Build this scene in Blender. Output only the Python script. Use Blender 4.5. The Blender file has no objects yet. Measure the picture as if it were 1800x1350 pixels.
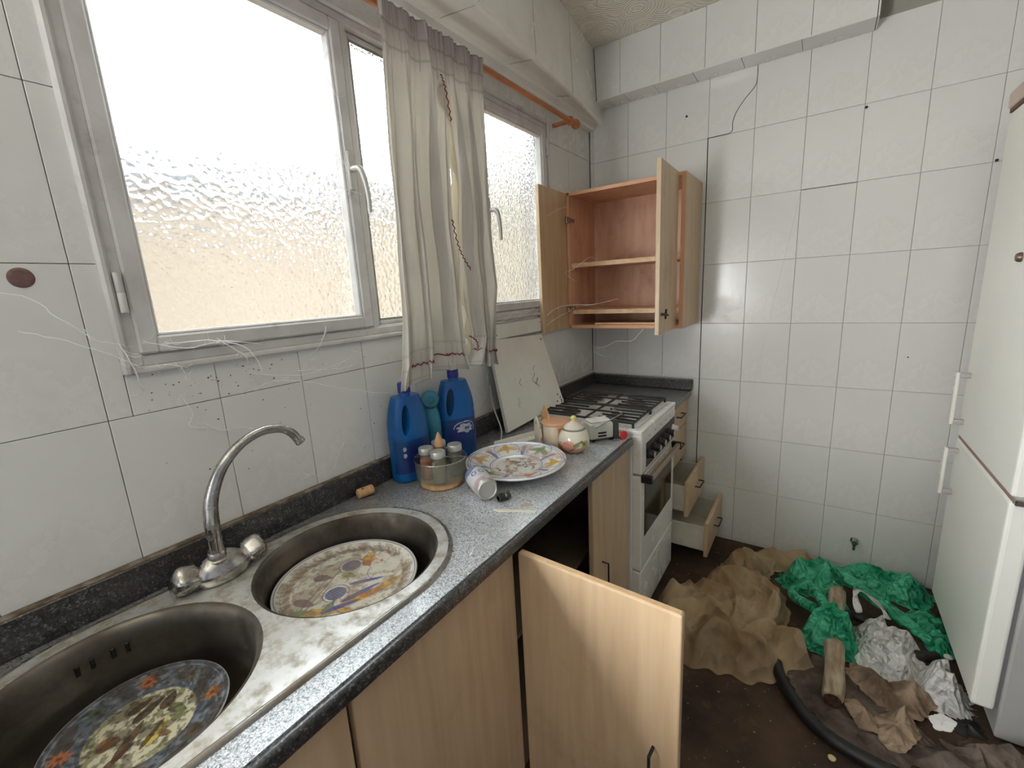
import bpy, bmesh, math, random
import numpy as np
from mathutils import Vector, Matrix, noise, geometry
random.seed(4)
PI = math.pi
SC = bpy.context.scene
COL = SC.collection

# ------------------------------------------------------------------ camera
cam_d = bpy.data.cameras.new('camera')
cam_d.sensor_width = 36.0
cam_d.lens = 775.254 / 1800 * 36.0
cam_d.clip_start = 0.02
cam = bpy.data.objects.new('camera', cam_d); COL.objects.link(cam)
YAW, PIT, ROL = -.6103121, -.20942039, -.05437166
_f = Vector((math.sin(YAW)*math.cos(PIT), math.cos(YAW)*math.cos(PIT), math.sin(PIT)))
_r = Vector((math.cos(YAW), -math.sin(YAW), 0))
_u = _r.cross(_f)
_R = _r*math.cos(ROL) + _u*math.sin(ROL)
_U = -_r*math.sin(ROL) + _u*math.cos(ROL)
cam.matrix_world = Matrix(((_R.x, _U.x, -_f.x, 1.1267), (_R.y, _U.y, -_f.y, 0.0), (_R.z, _U.z, -_f.z, 1.4309), (0, 0, 0, 1)))
SC.camera = cam

# ------------------------------------------------------------------ world and light
w = bpy.data.worlds.new('world'); SC.world = w; w.use_nodes = True
wn, wl = w.node_tree.nodes, w.node_tree.links
bg = wn['Background']; bg.inputs['Strength'].default_value = 7.0
tc = wn.new('ShaderNodeTexCoord'); sp = wn.new('ShaderNodeSeparateXYZ'); cr = wn.new('ShaderNodeValToRGB')
wl.new(tc.outputs['Generated'], sp.inputs[0]); wl.new(sp.outputs['Z'], cr.inputs[0]); wl.new(cr.outputs[0], bg.inputs['Color'])
cr.color_ramp.elements[0].position = 0.0; cr.color_ramp.elements[0].color = (.92, .94, .97, 1)
cr.color_ramp.elements[1].position = 0.5; cr.color_ramp.elements[1].color = (.82, .91, 1.0, 1)

def area(name, loc, rot, sx, sy, power, col=(1, 1, 1), portal=False):
    d = bpy.data.lights.new(name, 'AREA'); d.shape = 'RECTANGLE'; d.size = sx; d.size_y = sy; d.energy = power; d.color = col
    if portal: d.cycles.is_portal = True
    o = bpy.data.objects.new(name, d); o.location = loc; o.rotation_euler = rot; COL.objects.link(o); return o
area('window_portal', (-.09, 1.15, 1.76), (0, -PI/2, 0), .9, 1.75, 1, portal=True)
area('added_side_fill', (.02, -1.0, 1.55), (PI/2+math.radians(14), 0, -math.radians(88)), .9, 1.3, 125, (.975, .985, .99))  # added fill lamp just inside the left wall; no window there

vs = SC.view_settings
SC.display_settings.display_device = 'sRGB'
vs.view_transform = 'Standard'; vs.look = 'None'; vs.gamma = 1.0; vs.use_curve_mapping = False
vs.exposure = 0.72
SC.cycles.max_bounces = 10; SC.cycles.diffuse_bounces = 5; SC.cycles.transmission_bounces = 8; SC.cycles.transparent_max_bounces = 12
SC.cycles.caustics_refractive = True

# ------------------------------------------------------------------ helpers: materials
def srgb(r, g, b):
    f = lambda c: (c/255/12.92) if c/255 <= .04045 else ((c/255+.055)/1.055)**2.4
    return (f(r), f(g), f(b), 1)

def mat(name, c1, c2=None, rough=.5, metal=0, scale=8, detail=4, lo=.35, hi=.65, bump=0, bscale=None, coat=0, stretch=None,
        dirt=None, dirt_amt=.5, dirt_scale=3, trans=0, spec=.5, sub=0, dirt_lo=.55, dirt_hi=.75, alpha=1):
    m = bpy.data.materials.new(name); m.use_nodes = True
    n, l = m.node_tree.nodes, m.node_tree.links
    b = n['Principled BSDF']
    b.inputs['Roughness'].default_value = rough; b.inputs['Metallic'].default_value = metal
    b.inputs['Coat Weight'].default_value = coat; b.inputs['Specular IOR Level'].default_value = spec
    b.inputs['Transmission Weight'].default_value = trans; b.inputs['Alpha'].default_value = alpha
    t = n.new('ShaderNodeTexCoord'); vec = t.outputs['Object']
    if stretch:
        mp = n.new('ShaderNodeMapping'); mp.inputs['Scale'].default_value = stretch
        l.new(vec, mp.inputs[0]); vec = mp.outputs[0]
    col = None
    if c2:
        no = n.new('ShaderNodeTexNoise'); no.inputs['Scale'].default_value = scale; no.inputs['Detail'].default_value = detail
        l.new(vec, no.inputs[0])
        r = n.new('ShaderNodeValToRGB'); r.color_ramp.elements[0].position = lo; r.color_ramp.elements[1].position = hi
        r.color_ramp.elements[0].color = c1; r.color_ramp.elements[1].color = c2
        l.new(no.outputs[0], r.inputs[0]); col = r.outputs[0]
    else: b.inputs['Base Color'].default_value = c1
    if dirt:
        no2 = n.new('ShaderNodeTexNoise'); no2.inputs['Scale'].default_value = dirt_scale; no2.inputs['Detail'].default_value = 9
        no2.inputs['Roughness'].default_value = .65
        l.new(t.outputs['Object'], no2.inputs[0])
        mr = n.new('ShaderNodeMapRange'); mr.inputs[1].default_value = dirt_lo; mr.inputs[2].default_value = dirt_hi
        mr.inputs[3].default_value = 0; mr.inputs[4].default_value = dirt_amt
        l.new(no2.outputs[0], mr.inputs[0])
        mx = n.new('ShaderNodeMix'); mx.data_type = 'RGBA'
        l.new(mr.outputs[0], mx.inputs[0])
        if col: l.new(col, mx.inputs[6])
        else: mx.inputs[6].default_value = c1
        mx.inputs[7].default_value = dirt; col = mx.outputs[2]
        ma = n.new('ShaderNodeMath'); ma.operation = 'MULTIPLY_ADD'; ma.inputs[1].default_value = .6; ma.inputs[2].default_value = rough
        l.new(mr.outputs[0], ma.inputs[0]); l.new(ma.outputs[0], b.inputs['Roughness'])
    if col: l.new(col, b.inputs['Base Color'])
    if bump:
        no3 = n.new('ShaderNodeTexNoise'); no3.inputs['Scale'].default_value = bscale or scale*3; no3.inputs['Detail'].default_value = 5
        l.new(vec, no3.inputs[0])
        bp = n.new('ShaderNodeBump'); bp.inputs['Strength'].default_value = 1; bp.inputs['Distance'].default_value = bump
        l.new(no3.outputs[0], bp.inputs['Height']); l.new(bp.outputs[0], b.inputs['Normal'])
    return m

def vmat(name, rough=.3, coat=0, trans=0, bump=0, bscale=200, translucent=0):
    m = bpy.data.materials.new(name); m.use_nodes = True
    n, l = m.node_tree.nodes, m.node_tree.links; b = n['Principled BSDF']
    a = n.new('ShaderNodeAttribute'); a.attribute_name = 'Col'
    l.new(a.outputs['Color'], b.inputs['Base Color'])
    b.inputs['Roughness'].default_value = rough; b.inputs['Coat Weight'].default_value = coat
    if bump:
        t = n.new('ShaderNodeTexCoord'); no = n.new('ShaderNodeTexNoise'); no.inputs['Scale'].default_value = bscale
        l.new(t.outputs['Object'], no.inputs[0]); bp = n.new('ShaderNodeBump'); bp.inputs['Distance'].default_value = bump
        l.new(no.outputs[0], bp.inputs['Height']); l.new(bp.outputs[0], b.inputs['Normal'])
    if translucent:
        tr = n.new('ShaderNodeBsdfTranslucent'); l.new(a.outputs['Color'], tr.inputs[0])
        mx = n.new('ShaderNodeMixShader'); mx.inputs[0].default_value = translucent
        l.new(b.outputs[0], mx.inputs[1]); l.new(tr.outputs[0], mx.inputs[2]); l.new(mx.outputs[0], n['Material Output'].inputs[0])
    return m

def thin(name, c, rough=.5, tl=.4, tp=0, c2=None, scale=10, bump=0, bscale=60):
    """thin cloth or film: diffuse/gloss + translucent + a little see-through"""
    m = mat(name, c, c2, rough=rough, scale=scale, bump=bump, bscale=bscale)
    n, l = m.node_tree.nodes, m.node_tree.links; b = n['Principled BSDF']
    tr = n.new('ShaderNodeBsdfTranslucent'); tr.inputs[0].default_value = c
    mx = n.new('ShaderNodeMixShader'); mx.inputs[0].default_value = tl
    l.new(b.outputs[0], mx.inputs[1]); l.new(tr.outputs[0], mx.inputs[2]); out = mx.outputs[0]
    if tp:
        tt = n.new('ShaderNodeBsdfTransparent'); m2 = n.new('ShaderNodeMixShader'); m2.inputs[0].default_value = tp
        l.new(out, m2.inputs[1]); l.new(tt.outputs[0], m2.inputs[2]); out = m2.outputs[0]
    l.new(out, n['Material Output'].inputs[0])
    return m

def granite_mat(name, cols, scale=420, rough=.25, dust=0, dustcol=(.30, .28, .25, 1), brown_tint=0):
    m = bpy.data.materials.new(name); m.use_nodes = True
    n, l = m.node_tree.nodes, m.node_tree.links; b = n['Principled BSDF']; b.inputs['Coat Weight'].default_value = .7; b.inputs['Coat Roughness'].default_value = .22
    t = n.new('ShaderNodeTexCoord')
    v = n.new('ShaderNodeTexVoronoi'); v.inputs['Scale'].default_value = scale; l.new(t.outputs['Object'], v.inputs[0])
    r = n.new('ShaderNodeValToRGB'); r.color_ramp.interpolation = 'CONSTANT'
    while len(r.color_ramp.elements) < len(cols): r.color_ramp.elements.new(.5)
    for e, (p, c) in zip(r.color_ramp.elements, cols): e.position = p; e.color = c
    sx = n.new('ShaderNodeSeparateColor'); l.new(v.outputs['Color'], sx.inputs[0])
    no = n.new('ShaderNodeTexNoise'); no.inputs['Scale'].default_value = scale*.25; l.new(t.outputs['Object'], no.inputs[0])
    ad = n.new('ShaderNodeMath'); ad.operation = 'MULTIPLY_ADD'; ad.inputs[1].default_value = .7
    l.new(sx.outputs[0], ad.inputs[0])
    mm = n.new('ShaderNodeMath'); mm.operation = 'MULTIPLY_ADD'; mm.inputs[1].default_value = 1.0; mm.inputs[2].default_value = -.35
    l.new(no.outputs[0], mm.inputs[0]); l.new(mm.outputs[0], ad.inputs[2]); l.new(ad.outputs[0], r.inputs[0])
    col = r.outputs[0]
    d = n.new('ShaderNodeTexNoise'); d.inputs['Scale'].default_value = 5; d.inputs['Detail'].default_value = 8; l.new(t.outputs['Object'], d.inputs[0])
    mr = n.new('ShaderNodeMapRange'); mr.inputs[1].default_value = .42; mr.inputs[2].default_value = .7; mr.inputs[4].default_value = dust
    l.new(d.outputs[0], mr.inputs[0])
    mx = n.new('ShaderNodeMix'); mx.data_type = 'RGBA'; l.new(mr.outputs[0], mx.inputs[0]); l.new(col, mx.inputs[6]); mx.inputs[7].default_value = dustcol
    outc = mx.outputs[2]
    if brown_tint:  # darker brown towards the wall side, broken up by noise
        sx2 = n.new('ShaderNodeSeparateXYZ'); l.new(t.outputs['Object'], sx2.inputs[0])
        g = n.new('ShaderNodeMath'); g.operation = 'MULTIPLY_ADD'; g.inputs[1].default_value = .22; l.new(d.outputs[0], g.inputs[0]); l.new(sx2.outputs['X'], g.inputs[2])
        g2 = n.new('ShaderNodeMapRange'); g2.inputs[1].default_value = .46; g2.inputs[2].default_value = .12; g2.inputs[3].default_value = 0; g2.inputs[4].default_value = brown_tint
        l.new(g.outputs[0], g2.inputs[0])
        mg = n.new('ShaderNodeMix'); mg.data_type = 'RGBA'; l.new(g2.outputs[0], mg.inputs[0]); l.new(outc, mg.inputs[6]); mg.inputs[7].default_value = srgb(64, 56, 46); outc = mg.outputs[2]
    l.new(outc, b.inputs['Base Color'])
    ra = n.new('ShaderNodeMath'); ra.operation = 'MULTIPLY_ADD'; ra.inputs[1].default_value = .5; ra.inputs[2].default_value = rough
    l.new(mr.outputs[0], ra.inputs[0]); l.new(ra.outputs[0], b.inputs['Roughness'])
    return m

# ------------------------------------------------------------------ helpers: meshes
def link(name, me, m=None, parent=None, smooth=False):
    o = bpy.data.objects.new(name, me); COL.objects.link(o)
    if m and not me.materials: me.materials.append(m)
    if smooth:
        me.shade_smooth()
    if parent: o.parent = parent
    return o
def from_bm(name, bm, m=None, parent=None, smooth=False):
    me = bpy.data.meshes.new(name); bmesh.ops.recalc_face_normals(bm, faces=bm.faces); bm.to_mesh(me); bm.free()
    return link(name, me, m, parent, smooth)
def py(name, v, f, m=None, parent=None, smooth=False):
    me = bpy.data.meshes.new(name); me.from_pydata([tuple(p) for p in v], [], [tuple(q) for q in f]); me.update()
    return link(name, me, m, parent, smooth)
def bm_box(lo, hi, bev=0, bm=None, seg=1, mtx=None):
    tmp = bmesh.new(); bmesh.ops.create_cube(tmp, size=1)
    lo, hi = Vector(lo), Vector(hi)
    for v in tmp.verts: v.co = Vector(((v.co.x+.5)*(hi.x-lo.x)+lo.x, (v.co.y+.5)*(hi.y-lo.y)+lo.y, (v.co.z+.5)*(hi.z-lo.z)+lo.z))
    if bev: bmesh.ops.bevel(tmp, geom=list(tmp.edges), offset=bev, segments=seg, affect='EDGES', profile=.5)
    if mtx: bmesh.ops.transform(tmp, matrix=mtx, verts=tmp.verts)
    if bm is None: return tmp
    me = bpy.data.meshes.new('t'); tmp.to_mesh(me); tmp.free(); bm.from_mesh(me); bpy.data.meshes.remove(me); return bm
def box(name, lo, hi, m, parent=None, bev=.002, seg=1, mtx=None, smooth=False):
    return from_bm(name, bm_box(lo, hi, bev, seg=seg, mtx=mtx), m, parent, smooth)
def lathe_bm(prof, n=48, bm=None, mtx=None, lobe=0, nl=0, cap=True):
    bm = bm or bmesh.new(); rings = []
    for (r, z) in prof:
        if r < 1e-6: rings.append([bm.verts.new((0, 0, z))]); continue
        ring = []
        for i in range(n):
            a = 2*PI*i/n; rr = r*(1+lobe*math.cos(nl*a)) if nl else r
            ring.append(bm.verts.new((rr*math.cos(a), rr*math.sin(a), z)))
        rings.append(ring)
    for a, b in zip(rings, rings[1:]):
        if len(a) == 1 and len(b) == 1: continue
        for i in range(n):
            j = (i+1) % n
            if len(a) == 1: bm.faces.new((a[0], b[j], b[i]))
            elif len(b) == 1: bm.faces.new((a[i], a[j], b[0]))
            else: bm.faces.new((a[i], a[j], b[j], b[i]))
    if mtx: bmesh.ops.transform(bm, matrix=mtx, verts=bm.verts)
    return bm
def lathe(name, prof, m, parent=None, n=48, loc=(0, 0, 0), rot=None, smooth=True, lobe=0, nl=0):
    mt = Matrix.Translation(loc) @ (rot.to_4x4() if rot else Matrix())
    o = from_bm(name, lathe_bm(prof, n, mtx=mt, lobe=lobe, nl=nl), m, parent, smooth)
    if smooth: auto(o)
    return o
def auto(o, ang=40):
    me = o.data
    bm = bmesh.new(); bm.from_mesh(me)
    for e in bm.edges:
        e.smooth = not (len(e.link_faces) == 2 and e.calc_face_angle(0) > math.radians(ang))
    bm.to_mesh(me); bm.free()
def tube_geo(pts, r, n=8, V=None, F=None, closed=False):
    V = [] if V is None else V; F = [] if F is None else F
    pts = [Vector(p) for p in pts]; N = len(pts)
    rr = r if isinstance(r, (list, tuple)) else [r]*N
    up = None; base = len(V)
    for i, p in enumerate(pts):
        if closed: d = pts[(i+1) % N]-pts[i-1]
        else: d = pts[min(i+1, N-1)]-pts[max(i-1, 0)]
        d.normalize()
        if up is None:
            up = Vector((0, 0, 1)) if abs(d.z) < .9 else Vector((1, 0, 0))
        s = d.cross(up).normalized(); up = s.cross(d).normalized()
        for k in range(n):
            a = 2*PI*k/n; V.append(p + (s*math.cos(a)+up*math.sin(a))*rr[i])
    for i in range(N if closed else N-1):
        for k in range(n):
            a = base+i*n+k; b = base+i*n+(k+1) % n; j = (i+1) % N
            F.append((a, b, base+j*n+(k+1) % n, base+j*n+k))
    if not closed:
        F.append(tuple(base+k for k in range(n))[::-1]); F.append(tuple(base+(N-1)*n+k for k in range(n)))
    return V, F
def smooth_path(pts, k=6):
    P = [Vector(p) for p in pts]; out = []
    for i in range(len(P)-1):
        p0, p1, p2, p3 = P[max(i-1, 0)], P[i], P[i+1], P[min(i+2, len(P)-1)]
        for j in range(k):
            t = j/k
            out.append(.5*((2*p1)+(-p0+p2)*t+(2*p0-5*p1+4*p2-p3)*t*t+(-p0+3*p1-3*p2+p3)*t**3))
    out.append(P[-1]); return out
def tube(name, pts, r, m, parent=None, n=10, sm=0, closed=False):
    if sm: pts = smooth_path(pts, sm)
    V, F = tube_geo(pts, r, n, closed=closed)
    o = py(name, V, F, m, parent, True); auto(o, 60); return o
def tag(o, label, cat, group=None, kind=None):
    o['label'] = label; o['category'] = cat
    if group: o['group'] = group
    if kind: o['kind'] = kind
    return o
def empty(name, loc=(0, 0, 0)):
    o = bpy.data.objects.new(name, None); COL.objects.link(o); o.empty_display_size = .05; return o
def struct(o): o['kind'] = 'structure'; return o
def col_attr(o, cols):
    a = o.data.color_attributes.new('Col', 'FLOAT_COLOR', 'POINT')
    c = np.ones((len(o.data.vertices), 4), np.float32); c[:, :3] = cols
    a.data.foreach_set('color', c.ravel())
def lin(c): return np.array(srgb(*c)[:3])

# ------------------------------------------------------------------ materials
M = {}
M['tile'] = mat('glazed_tile', srgb(216, 215, 209), srgb(222, 221, 216), rough=.22, scale=3, dirt=srgb(178, 170, 156), dirt_amt=.35, dirt_scale=4, bump=.0012, bscale=5, dirt_lo=.5, dirt_hi=.8)
M['grout'] = mat('grout', srgb(150, 146, 138), srgb(110, 106, 100), rough=.9, scale=9)
M['grout_far'] = mat('pale_grout', srgb(172, 168, 158), srgb(150, 146, 136), rough=.9, scale=5)
M['crack'] = mat('crack', srgb(58, 54, 50), rough=1)
M['plaster'] = mat('plaster', srgb(200, 196, 186), srgb(190, 185, 174), rough=.8, scale=4)
M['dim_plaster'] = mat('grey_plaster', srgb(122, 124, 130), srgb(112, 114, 120), rough=.8, scale=4)
M['paint'] = mat('white_paint', srgb(206, 202, 198), srgb(192, 188, 184), rough=.35, scale=14, dirt=srgb(128, 112, 102), dirt_amt=.5, dirt_scale=18, dirt_lo=.58, dirt_hi=.75)
M['paint_grey'] = mat('grey_gasket', srgb(110, 110, 112), rough=.5)
M['maple'] = mat('maple_laminate', srgb(204, 178, 144), srgb(190, 162, 128), rough=.38, scale=6, stretch=(6, 6, .5), bump=.0002, bscale=60, dirt=srgb(140, 108, 74), dirt_amt=.35, dirt_scale=5)
M['maple_edge'] = mat('maple_edge', srgb(222, 188, 148), srgb(206, 170, 128), rough=.45, scale=20, stretch=(2, 2, 2))
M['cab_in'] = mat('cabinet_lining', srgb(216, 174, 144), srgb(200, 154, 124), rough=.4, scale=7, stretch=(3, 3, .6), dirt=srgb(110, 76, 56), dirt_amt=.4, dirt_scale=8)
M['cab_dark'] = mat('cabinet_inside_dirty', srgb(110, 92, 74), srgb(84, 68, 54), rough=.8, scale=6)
M['black'] = mat('black_metal', srgb(22, 21, 20), rough=.4)
M['iron'] = mat('black_grate', srgb(24, 23, 22), srgb(44, 38, 34), rough=.5, scale=30)
M['steel'] = mat('stainless_steel', srgb(176, 174, 168), srgb(150, 146, 138), rough=.26, metal=1, scale=12, dirt=srgb(134, 118, 98), dirt_amt=.75, dirt_scale=9, dirt_lo=.46, dirt_hi=.68, bump=.0003, bscale=40)
M['steel_deck'] = mat('stained_steel_deck', srgb(226, 225, 220), srgb(206, 203, 196), rough=.3, metal=.6, scale=30, dirt=srgb(150, 138, 118), dirt_amt=.75, dirt_scale=30, dirt_lo=.48, dirt_hi=.66, bump=.0006, bscale=60)
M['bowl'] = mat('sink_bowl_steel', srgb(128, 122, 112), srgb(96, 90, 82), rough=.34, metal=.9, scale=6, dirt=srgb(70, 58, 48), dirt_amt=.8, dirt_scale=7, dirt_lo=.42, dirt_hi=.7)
M['chrome'] = mat('dull_chrome', srgb(196, 194, 190), srgb(160, 156, 150), rough=.2, metal=1, scale=30, dirt=srgb(150, 140, 124), dirt_amt=.6, dirt_scale=40, dirt_lo=.5, dirt_hi=.7)
M['blue'] = mat('blue_plastic', srgb(0, 92, 158), srgb(0, 76, 140), rough=.35, scale=9, dirt=srgb(60, 84, 120), dirt_amt=.4, dirt_scale=20)
M['blue_cap'] = mat('dark_blue_cap', srgb(30, 42, 128), rough=.4)
M['teal'] = mat('teal_plastic', srgb(52, 128, 150), srgb(40, 108, 130), rough=.35, scale=20)
M['enamel'] = mat('white_enamel', srgb(232, 230, 223), srgb(224, 221, 212), rough=.25, scale=6, dirt=srgb(170, 150, 122), dirt_amt=.35, dirt_scale=14, dirt_lo=.56, dirt_hi=.75)
M['fridge'] = mat('fridge_white', srgb(240, 239, 228), srgb(234, 233, 224), rough=.3, scale=3, bump=.0002, bscale=300)
M['fridge_grey'] = mat('fridge_body_grey', srgb(176, 174, 170), srgb(168, 166, 162), rough=.45, scale=5, dirt=srgb(140, 136, 130), dirt_amt=.4)
M['glass_dark'] = mat('oven_glass', srgb(26, 32, 26), srgb(34, 40, 32), rough=.1, scale=5)
M['wood_light'] = mat('pale_wood', srgb(206, 164, 120), srgb(186, 142, 100), rough=.6, scale=14, stretch=(4, 4, 1))
M['rod'] = mat('orange_wood', srgb(190, 122, 72), srgb(166, 102, 60), rough=.45, scale=18, stretch=(3, .5, 3))
M['red'] = mat('dark_red_thread', srgb(128, 30, 36), rough=.8)
M['clear'] = mat('dirty_clear_glass', srgb(206, 206, 196), srgb(160, 156, 140), rough=.12, scale=40)
_n, _l = M['clear'].node_tree.nodes, M['clear'].node_tree.links
_t = _n.new('ShaderNodeBsdfTransparent'); _t.inputs[0].default_value = (.93, .94, .90, 1); _m = _n.new('ShaderNodeMixShader'); _m.inputs[0].default_value = .86
_l.new(_n['Principled BSDF'].outputs[0], _m.inputs[1]); _l.new(_t.outputs[0], _m.inputs[2]); _l.new(_m.outputs[0], _n['Material Output'].inputs[0])
M['web'] = thin('cobweb_silk', (.95, .95, .94, 1), rough=.9, tl=.35, tp=0)
M['cloth'] = thin('brown_gauze_cloth', srgb(186, 164, 130), rough=.9, tl=.15, c2=srgb(150, 122, 88), scale=5, bump=.0006, bscale=400)
M['green'] = thin('green_plastic_film', srgb(104, 226, 180), rough=.35, tl=.2, c2=srgb(34, 164, 118), scale=9)
M['whiteplastic'] = thin('white_plastic_film', srgb(244, 243, 240), rough=.35, tl=.2, c2=srgb(224, 221, 216), scale=8)
M['rag'] = thin('dusty_rag', srgb(178, 154, 128), rough=.9, tl=.1, c2=srgb(112, 90, 70), scale=8, bump=.0005, bscale=300)
M['greyrag'] = thin('grey_brown_rag', srgb(120, 106, 94), rough=.95, tl=.05, c2=srgb(70, 58, 50), scale=12, bump=.0008, bscale=300)
M['hose'] = mat('black_rubber', srgb(20, 20, 20), srgb(34, 32, 30), rough=.5, scale=20)
M['log'] = mat('weathered_wood', srgb(190, 176, 150), srgb(140, 116, 88), rough=.8, scale=16, stretch=(3, .7, 3), bump=.002, bscale=30)
M['paper'] = mat('white_paper', srgb(236, 234, 228), rough=.7)
M['alum'] = mat('matte_aluminium', srgb(190, 188, 182), rough=.4, metal=.6)
M['rubble'] = mat('debris', srgb(150, 128, 100), srgb(80, 62, 46), rough=.9, scale=40)
GR = [(0, srgb(82, 86, 92)), (.13, srgb(132, 137, 143)), (.30, srgb(168, 172, 177)), (.48, srgb(194, 198, 202)), (.66, srgb(220, 223, 226)), (.84, srgb(140, 144, 150))]
M['granite'] = granite_mat('grey_granite', GR, 480, .16, .45, srgb(128, 124, 116), brown_tint=.75)
GD = [(0, srgb(20, 21, 23)), (.25, srgb(40, 41, 43)), (.55, srgb(62, 62, 62)), (.8, srgb(104, 104, 102))]
M['granite_dark'] = granite_mat('dark_granite_edge', GD, 330, .35, .4, srgb(74, 62, 50))
M['granite_far'] = granite_mat('dusty_dark_granite', [(0, srgb(52, 54, 54)), (.3, srgb(78, 80, 78)), (.6, srgb(100, 102, 98)), (.85, srgb(130, 132, 126))], 330, .3, .8, srgb(112, 108, 98))

def crinkle(m, scale, dist, stretch=(1, 1, 1)):
    n, l = m.node_tree.nodes, m.node_tree.links
    t = n.new('ShaderNodeTexCoord'); mp = n.new('ShaderNodeMapping'); mp.inputs['Scale'].default_value = stretch; l.new(t.outputs['Object'], mp.inputs[0])
    no = n.new('ShaderNodeTexNoise'); no.inputs['Scale'].default_value = scale*.4; l.new(mp.outputs[0], no.inputs[0])
    ad = n.new('ShaderNodeVectorMath'); ad.operation = 'MULTIPLY_ADD'; ad.inputs[1].default_value = (.8/scale,)*3
    l.new(no.outputs['Color'], ad.inputs[0]); l.new(mp.outputs[0], ad.inputs[2])
    v = n.new('ShaderNodeTexVoronoi'); v.feature = 'F1'; v.inputs['Scale'].default_value = scale; l.new(ad.outputs[0], v.inputs[0])
    v2 = n.new('ShaderNodeTexVoronoi'); v2.feature = 'F1'; v2.inputs['Scale'].default_value = scale*2.3; l.new(ad.outputs[0], v2.inputs[0])
    a = n.new('ShaderNodeMath'); a.operation = 'MULTIPLY_ADD'; a.inputs[1].default_value = .4; l.new(v2.outputs['Distance'], a.inputs[0]); l.new(v.outputs['Distance'], a.inputs[2])
    bp = n.new('ShaderNodeBump'); bp.inputs['Distance'].default_value = dist; l.new(a.outputs[0], bp.inputs['Height'])
    l.new(bp.outputs[0], n['Principled BSDF'].inputs['Normal'])
crinkle(M['green'], 22, .028, (1, 1.6, 1)); crinkle(M['whiteplastic'], 24, .024); crinkle(M['cloth'], 7, .035, (1.3, 1, 1)); crinkle(M['rag'], 16, .02, (1, 1.5, 1)); crinkle(M['greyrag'], 14, .03)

# floor: dirty brown
def floor_mat():
    m = mat('filthy_floor', srgb(36, 24, 17), srgb(88, 66, 46), rough=.75, scale=5, detail=10, lo=.3, hi=.75, bump=.004, bscale=25,
            dirt=srgb(118, 96, 72), dirt_amt=.7, dirt_scale=14, dirt_lo=.55, dirt_hi=.8)
    return m
M['floor'] = floor_mat()

def hammered():
    m = bpy.data.materials.new('hammered_glass'); m.use_nodes = True
    n, l = m.node_tree.nodes, m.node_tree.links; n.remove(n['Principled BSDF'])
    t = n.new('ShaderNodeTexCoord'); mp = n.new('ShaderNodeMapping'); l.new(t.outputs['Object'], mp.inputs[0])
    no = n.new('ShaderNodeTexNoise'); no.inputs['Scale'].default_value = 20; l.new(mp.outputs[0], no.inputs[0])
    ad = n.new('ShaderNodeVectorMath'); ad.operation = 'MULTIPLY_ADD'; ad.inputs[1].default_value = (.02, .02, .02)
    l.new(no.outputs['Color'], ad.inputs[0]); l.new(mp.outputs[0], ad.inputs[2])
    v = n.new('ShaderNodeTexVoronoi'); v.feature = 'SMOOTH_F1'; v.inputs['Scale'].default_value = 75; v.inputs['Smoothness'].default_value = .35
    l.new(ad.outputs[0], v.inputs[0])
    bp = n.new('ShaderNodeBump'); bp.inputs['Distance'].default_value = .0036; bp.inputs['Strength'].default_value = 1
    l.new(v.outputs['Distance'], bp.inputs['Height'])
    rf = n.new('ShaderNodeBsdfRefraction'); rf.inputs['IOR'].default_value = 1.45; rf.inputs['Roughness'].default_value = .04; rf.inputs[0].default_value = (.96, .97, .95, 1)
    l.new(bp.outputs[0], rf.inputs['Normal'])
    tp = n.new('ShaderNodeBsdfTransparent'); tp.inputs[0].default_value = (.93, .94, .92, 1)
    tl = n.new('ShaderNodeBsdfTranslucent'); tl.inputs[0].default_value = (.9, .9, .88, 1)
    gl = n.new('ShaderNodeBsdfGlossy'); gl.inputs['Roughness'].default_value = .08; l.new(bp.outputs[0], gl.inputs['Normal'])
    m1 = n.new('ShaderNodeMixShader'); m1.inputs[0].default_value = .3; l.new(rf.outputs[0], m1.inputs[1]); l.new(tp.outputs[0], m1.inputs[2])
    m2 = n.new('ShaderNodeMixShader'); m2.inputs[0].default_value = .04; l.new(m1.outputs[0], m2.inputs[1]); l.new(tl.outputs[0], m2.inputs[2])
    m3 = n.new('ShaderNodeMixShader'); m3.inputs[0].default_value = .05; l.new(m2.outputs[0], m3.inputs[1]); l.new(gl.outputs[0], m3.inputs[2])
    l.new(m3.outputs[0], n['Material Output'].inputs[0])
    return m
M['pane'] = hammered()

def ceiling_mat():
    m = mat('swirled_plaster', srgb(236, 232, 216), srgb(226, 221, 204), rough=.6, scale=3)
    n, l = m.node_tree.nodes, m.node_tree.links; b = n['Principled BSDF']
    t = n.new('ShaderNodeTexCoord'); v = n.new('ShaderNodeTexVoronoi'); v.inputs['Scale'].default_value = 8; l.new(t.outputs['Object'], v.inputs[0])
    s = n.new('ShaderNodeMath'); s.operation = 'MULTIPLY'; s.inputs[1].default_value = 60; l.new(v.outputs['Distance'], s.inputs[0])
    no = n.new('ShaderNodeTexNoise'); no.inputs['Scale'].default_value = 12; l.new(t.outputs['Object'], no.inputs[0])
    a = n.new('ShaderNodeMath'); a.operation = 'MULTIPLY_ADD'; a.inputs[1].default_value = 8; l.new(no.outputs[0], a.inputs[0]); l.new(s.outputs[0], a.inputs[2])
    si = n.new('ShaderNodeMath'); si.operation = 'SINE'; l.new(a.outputs[0], si.inputs[0])
    bp = n.new('ShaderNodeBump'); bp.inputs['Distance'].default_value = .0016; l.new(si.outputs[0], bp.inputs['Height']); l.new(bp.outputs[0], b.inputs['Normal'])
    return m
M['ceiling'] = ceiling_mat()

# ------------------------------------------------------------------ structure
D = 2.494           # far wall
CEIL = 2.605
XR = 2.32; YB = -1.62
TW, TH = .2, .29775

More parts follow.
